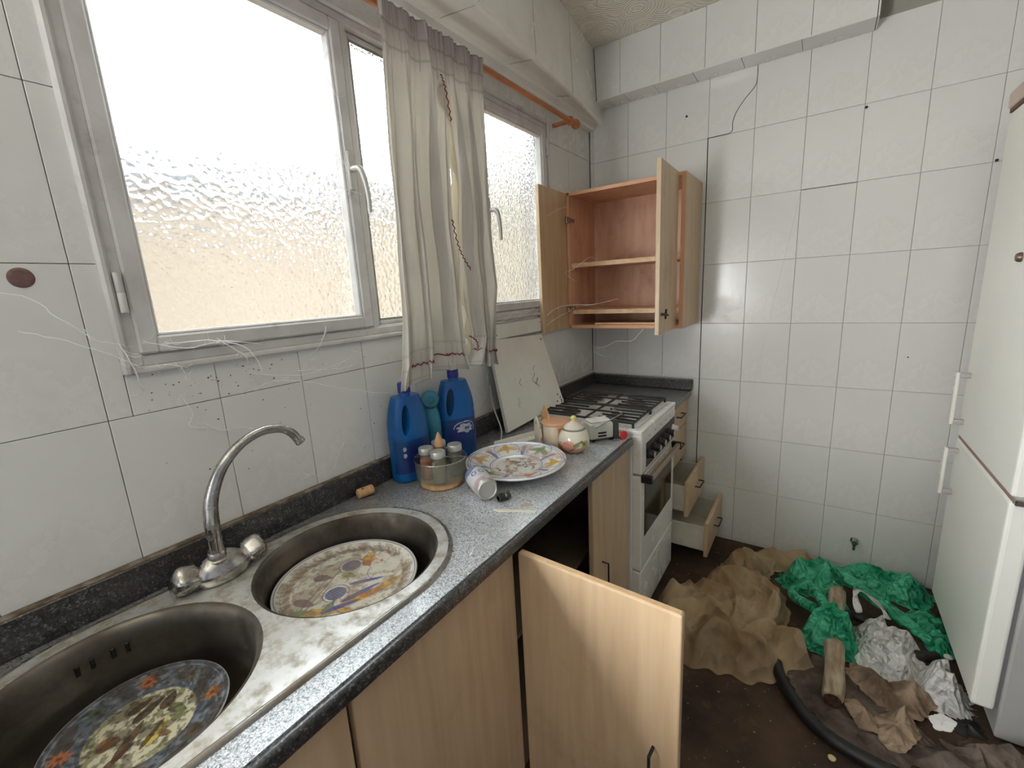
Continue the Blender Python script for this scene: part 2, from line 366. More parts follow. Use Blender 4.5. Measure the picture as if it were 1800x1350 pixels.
fl = struct(box('floor', (-.1, YB, -.1), (XR+.1, D+.1, 0), M['floor'], bev=0))
ce = struct(box('ceiling', (-.1, YB, CEIL), (XR+.1, D+.1, CEIL+.1), M['ceiling'], bev=0))
wr = struct(box('wall_right', (XR, YB, 0), (XR+.1, D, CEIL), M['dim_plaster'], bev=0))
# back wall with a small added slot that lets sky light in
bmw = bmesh.new()
bx0, bx1, bz0, bz1 = 2.2, 2.25, 2.4, 2.5
for lo, hi in (((0, YB-.1, 0), (bx0, YB, CEIL)), ((bx1, YB-.1, 0), (XR, YB, CEIL)), ((bx0, YB-.1, 0), (bx1, YB, bz0)), ((bx0, YB-.1, bz1), (bx1, YB, CEIL))): bm_box(lo, hi, 0, bmw)
struct(from_bm('wall_back', bmw, M['dim_plaster']))
wf = struct(box('wall_far', (-.1, D+.004, 0), (XR+.1, D+.12, CEIL), M['grout_far'], bev=0))
# left wall with window opening
WY0, WY1, WZ0, WZ1 = .283, 2.0, 1.318, 2.185
bml = bmesh.new()
for lo, hi in (((-.16, YB, 0), (-.004, WY0, CEIL)), ((-.16, WY1, 0), (-.004, D, CEIL)), ((-.16, WY0, 0), (-.004, WY1, WZ0)), ((-.16, WY0, WZ1), (-.004, WY1, CEIL))): bm_box(lo, hi, 0, bml)
wleft = struct(from_bm('wall_left', bml, M['grout']))

_tile_cache = {}
def tile_mesh(a, b, t=.006, bev=.0009):
    k = (round(a, 4), round(b, 4))
    if k not in _tile_cache:
        bm = bm_box((-a/2, -b/2, -t), (a/2, b/2, 0), bev)
        me = bpy.data.meshes.new('tile'); bm.to_mesh(me); bm.free(); me.materials.append(M['tile']); _tile_cache[k] = me
    return _tile_cache[k]
def put_tile(parent, origin, ax, ay, u0, u1, v0, v1, jitter=.0):
    g = .0007
    if u1-u0 < .008 or v1-v0 < .008: return
    o = bpy.data.objects.new('tile', tile_mesh(u1-u0-2*g, v1-v0-2*g)); COL.objects.link(o)
    X, Y = Vector(ax), Vector(ay); Z = X.cross(Y)
    c = Vector(origin) + X*(u0+u1)/2 + Y*(v0+v1)/2 + Z*random.uniform(-.0004, .0006)
    mt = Matrix((X, Y, Z)).transposed().to_4x4()
    mt = Matrix.Translation(c) @ mt @ Matrix.Rotation(random.uniform(-1, 1)*.0012, 4, 'X') @ Matrix.Rotation(random.uniform(-1, 1)*.0012, 4, 'Y')
    o.matrix_world = mt; o.parent = parent; return o
def tiles(parent, origin, ax, ay, us, vs, hole=None):
    for a, b in zip(us, us[1:]):
        for c, d in zip(vs, vs[1:]):
            if hole:
                h0, h1, k0, k1 = hole
                if a < h1 and b > h0 and c < k1 and d > k0:
                    if a < h0: put_tile(parent, origin, ax, ay, a, h0, c, d)
                    if b > h1: put_tile(parent, origin, ax, ay, h1, b, c, d)
                    aa, bb = max(a, h0), min(b, h1)
                    if c < k0: put_tile(parent, origin, ax, ay, aa, bb, c, k0)
                    if d > k1: put_tile(parent, origin, ax, ay, aa, bb, k1, d)
                    continue
            put_tile(parent, origin, ax, ay, a, b, c, d)
# far wall: plane y = D facing -y ; u along +x, v along +z  -> normal = x cross z = -y
XF0, ZF0 = .0221, 1.2062
us = [0.0]+[XF0+TW*k for k in range(12) if XF0+TW*k < XR]+[XR]
vsr = [0.0]+[ZF0+TH*k for k in range(-4, 5)]
tiles(wf, (0, D, 0), (1, 0, 0), (0, 0, 1), us, vsr)
# left wall: x = 0 facing +x ; u along +y, v along +z
ZL0, YL0 = 1.2225, .2322
us = [-.5]+[YL0+TW*k for k in range(-3, 12) if YL0+TW*k < D]+[D]
vsl = [.8]+[ZL0+TH*k for k in range(-1, 4)]+[2.40]
tiles(wleft, (0, 0, 0), (0, 1, 0), (0, 0, 1), us, vsl, hole=(WY0-.012, WY1+.012, WZ0-.012, WZ1+.012))

# long settlement crack running down a joint and across one tile
def crack(pts, wdt, parent):
    return tube('crack', pts, wdt, M['crack'], parent, n=4, sm=4)
jx = XF0+.6
crack([(jx, D-.0005, 2.101), (jx+.0005, D-.0005, 1.8), (jx, D-.0005, 1.35), (jx-.0005, D-.0005, .9), (jx, D-.0005, .31)], .0022, wf)
crack([(jx, D-.0005, 2.101), (jx+.05, D-.0005, 2.101), (jx+.103, D-.0005, 2.106), (jx+.107, D-.0005, 2.15), (jx+.122, D-.0005, 2.19), (jx+.155, D-.0005, 2.235), (jx+.192, D-.0005, 2.275), (jx+.2, D-.0005, 2.31), (jx+.2, D-.0005, 2.37)], .0014, wf)
crack([(XF0+1.0, D-.0005, 1.80), (XF0+1.2, D-.0005, 1.80)], .0010, wf)
crack([(XF0+.8, D-.0005, .5), (XF0+1.0, D-.0005, 1.8), ], .0001, wf)
crack([(.0015, D-.0015, .92), (.0015, D-.0015, 2.27)], .0024, wf)

# beam along the far wall (tiled) and its soffit
tb = struct(box('trim_1', (.03, 2.374, 2.364), (1.221, D, CEIL), M['grout'], bev=.002)); 
us = [.06, .227, .424, .623, .823, 1.022, 1.227]
tiles(tb, (0, 2.367, 0), (1, 0, 0), (0, 0, 1), us, [2.359, CEIL])
tiles(tb, (0, 2.367, 2.358), (1, 0, 0), (0, -1, 0), [.06, .155, .24, .39, .57, .77, .99, 1.227], [-.1265, 0])
tiles(tb, (1.2285, 0, 0), (0, -1, 0), (0, 0, 1), [-D, -2.368], [2.359, CEIL])
# shutter box along the left wall, slightly deeper towards the camera
def box_section(y):
    t = (D-y)/(D-1.217)
    xb = .080 + .16*t - .022*t*t
    xt = xb-.012
    return [(0, 2.265), (.030, 2.265), (.036, 2.272), (.040, 2.292), (.055, 2.296), (xb-.02, 2.281), (xb-.008, 2.281), (xb-.002, 2.286), (xb, 2.294), (xt, CEIL+.01), (0, CEIL+.01)]
ys = [D-.0005, 2.2, 1.9, 1.6, 1.3, 1.0, .6, .2, -.4]
V, F = [], []
for y in ys: V += [(x, y, z) for x, z in box_section(y)]
k = len(box_section(0))
for i in range(len(ys)-1):
    for j in range(k): F.append((i*k+j, i*k+(j+1) % k, (i+1)*k+(j+1) % k, (i+1)*k+j))
F.append(tuple(range(k))); F.append(tuple((len(ys)-1)*k+j for j in range(k))[::-1])
M['boxpaint'] = mat('shutter_box_tile', srgb(234, 231, 222), srgb(228, 224, 214), rough=.2, scale=3, dirt=srgb(160, 150, 134), dirt_amt=.3)
sb = struct(py('trim_2', V, F, M['boxpaint'])); 
_b = bmesh.new(); _b.from_mesh(sb.data); bmesh.ops.recalc_face_normals(_b, faces=_b.faces); _b.to_mesh(sb.data); _b.free()
for y in (2.02, 1.63, 1.24, .84):
    s = box_section(y)
    tube('joint', [(s[9][0]+.0, y, CEIL-.002), (s[8][0]+.0, y, 2.296), (s[7][0], y, 2.286), (s[5][0], y, 2.2805), (s[4][0], y, 2.2955)], .0009, M['grout'], sb, n=4)
# dark joint in the corner of beam and shutter box
tube('joint', [(.1005, 2.3665, 2.36), (.089, 2.3665, CEIL-.002)], .0018, M['crack'], tb, n=4)

# ------------------------------------------------------------------ windows
def ring_frame(name, y0, y1, z0, z1, w, x0, x1, m, parent, bev=.003):
    bm = bmesh.new()
    bm_box((x0, y0, z0), (x1, y0+w, z1), bev, bm); bm_box((x0, y1-w, z0), (x1, y1, z1), bev, bm)
    bm_box((x0, y0+w-.001, z0), (x1, y1-w+.001, z0+w), bev, bm); bm_box((x0, y0+w-.001, z1-w), (x1, y1-w+.001, z1), bev, bm)
    return from_bm(name, bm, m, parent)
tr = struct(ring_frame('trim_3', WY0-.014, WY1+.014, WZ0-.014, WZ1+.014, .016, -.01, .014, M['paint'], None, .005))
ring_frame('outer_frame', WY0, WY1, WZ0, WZ1, .024, -.07, .004, M['paint'], tr)
for y in (.884, 1.452): box('mullion', (-.07, y, WZ0+.02), (.002, y+.022, WZ1-.02), M['paint'], tr, bev=.003)
box('sill_rail', (-.065, WY0+.02, WZ0+.02), (-.002, WY1-.02, WZ0+.028), M['paint'], tr)
def lever(parent, y, z, mx=1):
    pts = [(.016, y, z+.012), (.042, y, z+.010), (.052, y+.003*mx, z), (.055, y+.010*mx, z-.03), (.054, y+.016*mx, z-.07), (.052, y+.017*mx, z-.105)]
    h = tube('handle', pts, [.009]*6+[.0085]*6+[.008]*6+[.0075]*6+[.007]*6+[.006], M['alum'], parent, n=10, sm=6)
    box('latch_plate', (.008, y-.012, z-.045), (.018, y+.008, z+.06), M['alum'], h, bev=.003)
    return h
def hinge(parent, y, z):
    lathe('hinge', [(0, -.038), (.007, -.038), (.007, -.001), (.0062, 0), (.007, .001), (.007, .038), (0, .038)], M['paint'], parent, n=12, loc=(.012, y, z))
def window(name, y0, y1, sash=True):
    e = struct(empty(name))
    z0, z1 = WZ0+.026, WZ1-.026
    ww = .034 if sash else .016
    xf = .012 if sash else -.014
    fr = ring_frame('sash_frame', y0, y1, z0, z1, ww, -.035, xf, M['paint'], e, .004)
    ring_frame('glazing_bead', y0+ww-.002, y1-ww+.002, z0+ww-.002, z1-ww+.002, .008, -.022, xf-.006, M['paint'], fr, .003)
    pane = box('pane', (-.021, y0+ww-.004, z0+ww-.004), (-.017, y1-ww+.004, z1-ww+.004), M['pane'], e, bev=0)
    return e
w1 = window('window_1', .302, .880)
lever(w1, .862, 1.775); hinge(w1, .293, 1.466); hinge(w1, .293, 2.04)
w2 = window('window_2', .908, 1.450, sash=False)
w3 = window('window_3', 1.476, 1.978)
lever(w3, 1.497, 1.735); hinge(w3, 1.987, 2.08); hinge(w3, 1.987, 1.45)

# what lies outside the frosted glass: a beige block across the yard and a cream wall at its end
M['out_beige'] = mat('beige_render', srgb(122, 108, 92), srgb(110, 97, 82), rough=.9, scale=1.5)
M['out_cream'] = mat('cream_render', srgb(140, 134, 116), srgb(128, 120, 100), rough=.9, scale=1)
M['out_grey'] = mat('grey_coping', srgb(84, 85, 90), rough=.9)
ow = box('yard_building', (-3.0, -6, -3), (-2.4, 9, 2.15), M['out_beige'], bev=0)
struct(ow)
box('coping', (-3.1, -6, 2.15), (-2.25, 9, 2.45), M['out_grey'], ow, bev=.02)
ow2 = struct(box('yard_end_building', (-2.38, 4.3, -3), (-.3, 4.9, 5.0), M['out_cream'], bev=0))
yf = struct(box('yard_floor', (-3, -6, -3.2), (-.2, 6, -3.0), M['out_beige'], bev=0))

# ------------------------------------------------------------------ countertop with a stadium cutout
CZ = .85
C1, C2 = Vector((.282, .524)), Vector((.273, .109))
def stadium(R, n=40):
    d = (C1-C2).normalized(); nrm = Vector((d.y, -d.x)); out = []
    a0 = math.atan2(nrm.y, nrm.x)
    for i in range(n+1):
        a = a0 + PI*i/n; out.append((C1.x+R*math.cos(a), C1.y+R*math.sin(a)))
    for i in range(n+1):
        a = a0 + PI + PI*i/n; out.append((C2.x+R*math.cos(a), C2.y+R*math.sin(a)))
    return out
def slab(name, outer, holes, z0, z1, m, parent=None):
    loops = [[Vector((x, y, 0)) for x, y in L] for L in [outer]+holes]
    tri = geometry.tessellate_polygon(loops)
    flat = [p for L in loops for p in L]; n = len(flat)
    V = [(p.x, p.y, z1) for p in flat]+[(p.x, p.y, z0) for p in flat]
    F = [tuple(t) for t in tri]+[tuple(i+n for i in t)[::-1] for t in tri]
    s = 0
    for L in loops:
        k = len(L)
        for i in range(k): F.append((s+i, s+(i+1) % k, n+s+(i+1) % k, n+s+i))
        s += k
    bm = bmesh.new(); me = bpy.data.meshes.new(name); me.from_pydata(V, [], F); bm.from_mesh(me); bpy.data.meshes.remove(me)
    bmesh.ops.remove_doubles(bm, verts=bm.verts, dist=1e-6)
    return from_bm(name, bm, m, parent)
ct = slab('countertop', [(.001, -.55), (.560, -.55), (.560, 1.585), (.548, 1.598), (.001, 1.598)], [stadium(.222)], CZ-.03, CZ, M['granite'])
tag(ct, 'long speckled grey granite worktop holding the double sink', 'worktop')
# dark rounded front edge
bm = bmesh.new(); bm_box((.5595, -.55, CZ-.031), (.576, 1.586, CZ-.0005), .006, bm, seg=3); eg = from_bm('front_edge', bm, M['granite_dark'], ct, True)
eg['label'] = 'dark polished front edge of the worktop'
bm = bmesh.new(); bm_box((.001, -.55, CZ), (.019, 1.598, .922), .002, bm); u_ = from_bm('upstand', bm, M['granite_dark'], ct); u_['label'] = 'dark dirty granite upstand against the tiles'
box('caulk', (.0005, -.5, .9215), (.017, 1.59, .926), mat('stained_caulk', srgb(140, 128, 112), srgb(84, 66, 50), rough=.9, scale=40), ct, bev=.001)
CZ2 = .842
ct2 = box('countertop', (.001, 2.098, CZ2-.03), (.584, D-.001, CZ2), M['granite_far'], bev=.003, seg=2)
tag(ct2, 'short dark granite worktop in the corner beyond the cooker', 'worktop')
bm = bmesh.new(); bm_box((.018, D-.02, CZ2), (.592, D-.0015, .905), .006, bm, seg=2); bm_box((.001, 1.60, CZ2), (.019, D-.002, .908), .003, bm)
from_bm('upstand', bm, M['granite_dark'], ct2)
bm = bmesh.new(); bm_box((.10, 2.094, CZ2-.03), (.578, 2.112, CZ2+.012), .004, bm); from_bm('lip', bm, M['granite_dark'], ct2)

# ------------------------------------------------------------------ sink
sink = empty('double_sink'); tag(sink, 'stained stainless steel sink with two round bowls', 'sink')
def ci(c, r, n=64): return [(c.x+r*math.cos(2*PI*i/n), c.y+r*math.sin(2*PI*i/n)) for i in range(n)]
RH = .199
slab('deck', stadium(.226), [ci(C1, RH)[::-1], ci(C2, RH)[::-1]], CZ+.002, CZ+.006, M['steel_deck'], sink)
# raised outer bead
V, F = [], []; ring = stadium(.2285, 48)
prof = [(-.006, CZ+.0055), (-.003, CZ+.0075), (.0015, CZ+.0065), (.005, CZ+.001), (.0052, CZ+.0003)]
rings = [stadium(.2285+dr, 48) for dr, _ in prof]; nn = len(ring)
for rg, (_, z) in zip(rings, prof): V += [(x, y, z) for x, y in rg]
for i in range(len(prof)-1):
    for j in range(nn): F.append((i*nn+j, i*nn+(j+1) % nn, (i+1)*nn+(j+1) % nn, (i+1)*nn+j))
py('rim', V, F, M['steel'], sink, True)
BOT = .70
for c in (C1, C2):
    b = lathe('bowl', [(RH+.001, CZ+.0058), (.196, CZ+.0055), (.191, CZ+.001), (.186, CZ-.008), (.183, CZ-.03), (.178, BOT+.05), (.170, BOT+.022), (.150, BOT+.006), (.12, BOT), (.045, BOT-.003), (.04, BOT-.01), (.0, BOT-.012),
        (0, BOT-.016), (.05, BOT-.012), (.15, BOT), (.175, BOT+.02), (.186, BOT+.06), (.19, CZ-.03), (.198, CZ+.003)], M['bowl'], sink, n=96, loc=(c.x, c.y, 0))
    lathe('drain', [(0, 0), (.012, .001), (.038, .002), (.042, 0)], M['steel'], b, n=32, loc=(c.x, c.y, BOT-.0085))
    if c is C2:
        for a in (152, 158.5, 167.5, 174):
            t = math.radians(a+12); d_ = Matrix.Translation((c.x+.1805*math.cos(t), c.y+.1805*math.sin(t), .812)) @ Matrix.Rotation(t, 4, 'Z')
            box('overflow_slot', (-.002, -.0032, -.010), (.0012, .0032, .010), M['black'], b, bev=.001, mtx=d_)

# ------------------------------------------------------------------ faucet
fa = empty('faucet'); tag(fa, 'dull chrome swan neck mixer tap between the sink bowls', 'tap')
FZ = CZ+.0062
bm = bmesh.new(); bmesh.ops.create_uvsphere(bm, u_segments=40, v_segments=24, radius=1)
for v in bm.verts:
    x, y, z = v.co
    z2 = max(z, -.55)
    s = 1 - .25*max(0, z)
    v.co = Vector((.106+x*.034*s, .332+y*.056*s, FZ+.023+z2*.041))
from_bm('body', bm, M['chrome'], fa, True)
lathe('spout_collar', [(0, 0), (.021, 0), (.021, .006), (.018, .009), (.018, .022), (.015, .026), (0, .026)], M['chrome'], fa, n=24, loc=(.110, .326, .900))
sp_pts = [(.112, .325, .915), (.113, .326, .96), (.115, .330, 1.02), (.117, .344, 1.065), (.119, .368, 1.105), (.121, .405, 1.137), (.123, .450, 1.153), (.125, .490, 1.149), (.127, .515, 1.132), (.128, .528, 1.110)]
n_ = (len(sp_pts)-1)*8+1
tube('spout', sp_pts, [.0145 if i < 12 else .0145-.0045*min(1, (i-12)/30) for i in range(n_)], M['chrome'], fa, n=20, sm=8)
d_ = Vector((.001, .013, -.022)).normalized()
lathe('aerator', [(0, 0), (.0118, 0), (.0122, .003), (.0122, .010), (.010, .011), (0, .009)], M['chrome'], fa, n=20, loc=(.128, .528, 1.112), rot=d_.to_track_quat('Z', 'Y').to_matrix())
for s, c in ((-1, (.098, .288, .878)), (1, (.098, .378, .878))):
    ax = Vector((.12, s*.93, .34)).normalized()
    lathe('tap_handle', [(0, -.004), (.014, -.004), (.018, .002), (.024, .006), (.0275, .014), (.0275, .036), (.024, .044), (.014, .049), (0, .050)], M['chrome'], fa, n=48, loc=c, rot=ax.to_track_quat('Z', 'Y').to_matrix(), lobe=.09, nl=4)

# ------------------------------------------------------------------ painted plates
def paint(P, base, ops):
    C = np.tile(lin(base), (len(P), 1)).astype(float)
    for fn, c, a in ops:
        mk = np.clip(fn(P), 0, 1)[:, None]*a
        C = C*(1-mk)+lin(c)*mk
    return C
def sm(d, w=.0008): return np.clip(.5-d/w, 0, 1)
def ring_(r, wd): return lambda P: sm(np.abs(np.hypot(P[:, 0], P[:, 1])-r)-wd/2)
def disc(x, y, r): return lambda P: sm(np.hypot(P[:, 0]-x, P[:, 1]-y)-r)
def ell(x, y, a, b, ang):
    c, s = math.cos(ang), math.sin(ang)
    def f(P):
        u = (P[:, 0]-x)*c+(P[:, 1]-y)*s; v = -(P[:, 0]-x)*s+(P[:, 1]-y)*c
        return sm((np.hypot(u/a, v/b)-1)*min(a, b))
    return f
def leaf(x, y, a, b, ang):
    c, s = math.cos(ang), math.sin(ang)
    def f(P):
        u = (P[:, 0]-x)*c+(P[:, 1]-y)*s; v = -(P[:, 0]-x)*s+(P[:, 1]-y)*c
        return sm(np.abs(v)-b*np.sqrt(np.clip(1-(u/a)**2, 0, 1))*(1-.35*u/a))*(np.abs(u) < a)
    return f
def seg(x0, y0, x1, y1, wd):
    def f(P):
        d = np.array([x1-x0, y1-y0]); L = d@d
        t = np.clip(((P[:, 0]-x0)*d[0]+(P[:, 1]-y0)*d[1])/L, 0, 1)
        return sm(np.hypot(P[:, 0]-x0-t*d[0], P[:, 1]-y0-t*d[1])-wd/2)
    return f
def arc(x, y, r, wd, a0, a1):
    def f(P):
        a = np.mod(np.arctan2(P[:, 1]-y, P[:, 0]-x)-a0, 2*PI)
        return sm(np.abs(np.hypot(P[:, 0]-x, P[:, 1]-y)-r)-wd/2)*(a < a1-a0)
    return f
def splat(seed, sc, th, rmax=9, rmin=0):
    def f(P):
        out = np.zeros(len(P))
        for i, p in enumerate(P):
            r = math.hypot(p[0], p[1])
            if r < rmin or r > rmax: continue
            out[i] = min(1, max(0, (noise.fractal(Vector((p[0]*sc+seed, p[1]*sc, seed)), 1, 2, 4)-th)*6))
        return out
    return f
def plate(name, prof_top, prof_bot, cols, loc, tilt=(0, 0), nt=240, res=.0011, m=None):
    top = []
    for (r0, z0), (r1, z1) in zip(prof_top, prof_top[1:]):
        k = max(1, int((r1-r0)/res))
        top += [(r0+(r1-r0)*i/k, z0+(z1-z0)*i/k) for i in range(k)]
    top.append(prof_top[-1]); allp = top+prof_bot
    V, F = [], []
    for r, z in allp: V += [(r*math.cos(2*PI*i/nt), r*math.sin(2*PI*i/nt), z) for i in range(nt)]
    for i in range(len(allp)-1):
        for j in range(nt): F.append((i*nt+j, i*nt+(j+1) % nt, (i+1)*nt+(j+1) % nt, (i+1)*nt+j))
    e = py(name, V, F, m, None, True)
    P = np.array(V)
    C = cols(P); nb = len(top)*nt
    C[nb:] = lin((214, 212, 208))
    col_attr(e, C)
    e.location = loc; e.rotation_euler = (tilt[0], tilt[1], 0)
    return e
M['ceramic'] = vmat('painted_ceramic', .18, coat=.3)
M['ceramic_dirty'] = vmat('wet_dirty_ceramic', .25, coat=.2)
BL, YE, GRN, OR, PU = (74, 80, 150), (206, 160, 66), (120, 140, 88), (196, 120, 56), (120, 92, 120)
# plate on the worktop
def design_a(P):
    R = .16; ops = [(ring_(R*.975, .004), BL, .55), (ring_(R*.93, .002), BL, .85), (ring_(R*.53, .0025), BL, .9), (ring_(R*.485, .0015), BL, .8)]
    for k in range(6):
        a = 2*PI*k/6+.35; b = a+PI/6
        cx, cy = math.cos(a)*R*.73, math.sin(a)*R*.73; bx_, by_ = math.cos(b)*R, math.sin(b)*R
        col = (YE, GRN, YE, (208, 170, 120), GRN, OR)[k]
        ops.append((ell(cx, cy, R*.165, R*.30, a), (226, 226, 222), 1.0))
        ops.append((arc(cx, cy, R*.27, .0026, a-PI*.5-.7, a+PI*.5+.7), BL, .85)); ops.append((arc(cx, cy, R*.22, .0012, a-PI*.5-.7, a+PI*.5+.7), (90, 110, 90), .6))
        for j in (-1, 0, 1):
            ops.append((leaf(cx+math.cos(a)*R*.02-math.sin(a)*j*R*.1, cy+math.sin(a)*R*.02+math.cos(a)*j*R*.1, R*.17, R*.062, a+PI/2+j*.55+PI*(j == 0)*.5), col, .85))
        ops.append((seg(cx-math.sin(a)*R*.15, cy+math.cos(a)*R*.15, cx+math.sin(a)*R*.15, cy-math.cos(a)*R*.15, .0012), (70, 70, 60), .6))
        ops.append((leaf(bx_*.70, by_*.70, R*.17, R*.045, b), BL, .8))
        ops.append((leaf(bx_*.80, by_*.80, R*.08, R*.07, b+PI/2), PU, .4))
    ops.append((splat(3, 34, .06, R*.42), (176, 128, 100), .75)); ops.append((splat(7.7, 60, .18, R*.44), (110, 96, 70), .8))
    ops.append((splat(5.1, 16, .22, R), (190, 150, 120), .45))
    for k in range(5): ops.append((seg(-.02+.01*k, -.03, .0+.012*k, .035, .001), (80, 86, 120), .45))
    return paint(P, (224, 224, 220), ops)
pa = plate('plate', [(0, -.022), (.073, -.021), (.086, -.018), (.10, -.010), (.150, .0), (.160, .003)], [(.1645, .0025), (.165, -.001), (.160, -.005), (.110, -.016), (.09, -.028), (.068, -.040), (.064, -.040), (.062, -.036), (0, -.034)], design_a, (.347, 1.113, CZ+.0405), m=M['ceramic'])
tag(pa, 'large painted plate with blue rings and leaf panels on the worktop', 'plate', None)
# plate in the right bowl: local coords = world - centre
def design_b(P):
    R = .158; ops = [(ring_(R*.975, .0035), (120, 120, 150), .8), (ring_(R*.90, .0015), BL, .5)]
    for k in range(64):
        a = 2*PI*k/64
        ops.append((leaf(math.cos(a)*R*.84, math.sin(a)*R*.84, R*.095, R*.030, a+.9), (124, 108, 122) if k % 2 else (170, 150, 110), .75))
    cx, cy = .266, .517
    def L(x, y): return x-cx, y-cy
    # stalk
    for a, b in (((.285, .372), (.225, .50)), ((.225, .50), (.190, .575)), ((.275, .372), (.215, .49))):
        ops.append((seg(*L(*a), *L(*b), .0022), (92, 80, 76), .85))
    for x, y in ((.217, .562), (.276, .478)):
        u, v = L(x, y)
        ops += [(disc(u, v, .0255), (226, 222, 214), 1), (arc(u, v, .029, .002, .5, 5.2), BL, .8), (disc(u, v, .0225), (84, 90, 132), .95)]
        for k in range(-3, 4):
            ops += [(lambda P, u=u, v=v, k=k: disc(u, v, .022)(P)*seg(u-.03, v+.006*k, u+.03, v+.006*k, .001)(P), (180, 184, 200), .6),
                    (lambda P, u=u, v=v, k=k: disc(u, v, .022)(P)*seg(u+.006*k, v-.03, u+.006*k, v+.03, .001)(P), (180, 184, 200), .6)]
    for (x, y, a, b, an, c) in ((.330, .492, .034, .014, .9, YE), (.345, .53, .034, .011, 1.2, OR), (.352, .57, .028, .011, 1.4, YE), (.30, .42, .035, .012, .6, YE), (.345, .455, .030, .010, .3, YE),
                                (.322, .51, .045, .007, 1.35, BL), (.322, .458, .042, .007, 1.1, BL), (.30, .545, .04, .006, .9, BL), (.25, .60, .026, .014, .8, OR), (.225, .61, .022, .012, 1.7, YE),
                                (.20, .495, .022, .012, .6, PU), (.245, .42, .025, .012, .3, PU), (.268, .395, .02, .011, 1.0, GRN), (.245, .535, .02, .01, .3, (150, 150, 90)), (.30, .445, .022, .007, 1.9, GRN), (.165, .52, .02, .01, 1.2, (190, 186, 170)), (.31, .40, .03, .008, .3, OR)):
        u, v = L(x, y); ops.append((leaf(u, v, a, b, an), c, .85))
    rn = random.Random(5)
    for q in range(46):
        a_ = rn.uniform(0, 2*PI); r_ = R*math.sqrt(rn.uniform(.02, .58)); an_ = rn.uniform(0, PI)
        ops.append((arc(r_*math.cos(a_), r_*math.sin(a_), rn.uniform(.006, .018), .0013, an_, an_+rn.uniform(1.5, 4)), rn.choice(((92, 84, 110), (130, 110, 84), (96, 100, 70), BL, (150, 120, 80))), .55))
    for (x, y, r, a0, a1, c) in ((.30, .59, .035, 2.5, 5.3, BL), (.33, .50, .055, 3.8, 5.2, BL), (.25, .62, .028, 0, 3, (100, 90, 70)), (.34, .43, .03, 1.5, 4, BL), (.19, .53, .05, 2.2, 4.0, PU)):
        u, v = L(x, y); ops.append((arc(u, v, r, .0022, a0, a1), c, .7))
    ops.append((splat(9.3, 22, .12, R*.95), (150, 128, 100), .5)); ops.append((splat(19.3, 70, .12, R*.95), (120, 104, 90), .45))
    ops.append((lambda P: splat(2.3, 30, -.1, R)(P)*disc(*L(.285, .625), .045)(P), (214, 210, 196), .8))
    return paint(P, (214, 208, 192), ops)
pb = plate('plate', [(0, -.012), (.10, -.012), (.14, -.008), (.152, .0), (.156, .002)], [(.159, .002), (.160, -.001), (.15, -.008), (.11, -.022), (.09, -.028), (.086, -.028), (.084, -.02), (0, -.02)], design_b, (.268, .517, .797), (0, 0), m=M['ceramic'])
tag(pb, 'painted plate with blue crosshatched discs lying in the far sink bowl', 'plate')
# something underneath carries it: an upturned soup bowl
ub = lathe('bowl', [(0, .002), (.06, .0), (.07, .006), (.1, .036), (.118, .072), (.121, .072), (.104, .034), (.075, .0), (.07, -.006), (0, -.004)], mat('cream_ceramic', srgb(206, 200, 186), rough=.25), n=48, loc=(C1.x-.005, C1.y, BOT+.0012))
tag(ub, 'cream soup bowl under the crosshatched plate in the far sink bowl', 'bowl')
ub.location.z = .003
def design_c(P):
    R = .1265; ops = []
    ops += [(lambda P: splat(1.5, 46, -.05, R, R*.6)(P), (62, 64, 66), .8), (lambda P: splat(4.5, 90, .05, R, R*.6)(P), (130, 134, 138), .6), (ring_(R*.965, .0016), (60, 70, 100), .9), (ring_(R*.93, .001), (170, 174, 180), .7), (ring_(R*.63, .003), (76, 84, 104), .8)]
    for k, an in enumerate((-.35, .45, 1.2, 2.0, 2.75, 3.5, 4.3, 5.1)):
        u, v = math.cos(an)*R*.79, math.sin(an)*R*.79
        c = (OR, (110, 106, 80), (170, 104, 44), (96, 96, 78), (172, 100, 60), (80, 88, 72), (178, 106, 66), OR)[k]
        for j in range(9):
            b = 2*PI*j/9; ops.append((leaf(u+math.cos(b)*.008, v+math.sin(b)*.008, .0085, .0026, b), c, .95))
        ops.append((disc(u, v, .004), (60, 44, 34), .8))
    ops.append((disc(0, 0, R*.60), (204, 198, 168), .98))
    ops.append((lambda P: splat(6.2, 60, .08, R*.62)(P), (104, 104, 70), .7))
    for (x, y, a, b, an, c) in ((.01, -.02, .036, .008, 2.3, (86, 54, 30)), (.030, .012, .024, .011, 2.2, (196, 176, 80)), (.028, .006, .028, .004, 2.2, (92, 60, 34)), (.046, .018, .010, .006, .6, (120, 84, 44)),
                                (-.012, -.04, .016, .013, 1.0, (140, 88, 50)), (.030, -.042, .03, .006, 1.9, (80, 50, 30)), (-.030, .018, .026, .009, 1.9, (70, 48, 40)), (-.022, .046, .018, .010, 2.3, (74, 46, 38)),
                                (.010, .048, .018, .009, .3, (104, 108, 66)), (.030, .045, .014, .006, 1.2, (110, 114, 70)), (-.05, .012, .018, .008, 1.7, (86, 60, 46))):
        ops.append((leaf(x, y, a, b, an), c, .9))
    ops.append((lambda P: splat(8.8, 30, .08, R)(P), (66, 54, 42), .65)); ops.append((lambda P: splat(12.8, 110, .12, R)(P), (50, 44, 36), .6))
    return paint(P, (92, 97, 106), ops)
pc = plate('plate', [(0, -.010), (.075, -.010), (.085, -.006), (.120, .0), (.1245, .0015)], [(.1265, .001), (.127, -.001), (.12, -.006), (.08, -.018), (.07, -.022), (.064, -.022), (0, -.016)], design_c, (.246, .127, .760), (0, 0), nt=220, res=.001, m=M['ceramic_dirty'])
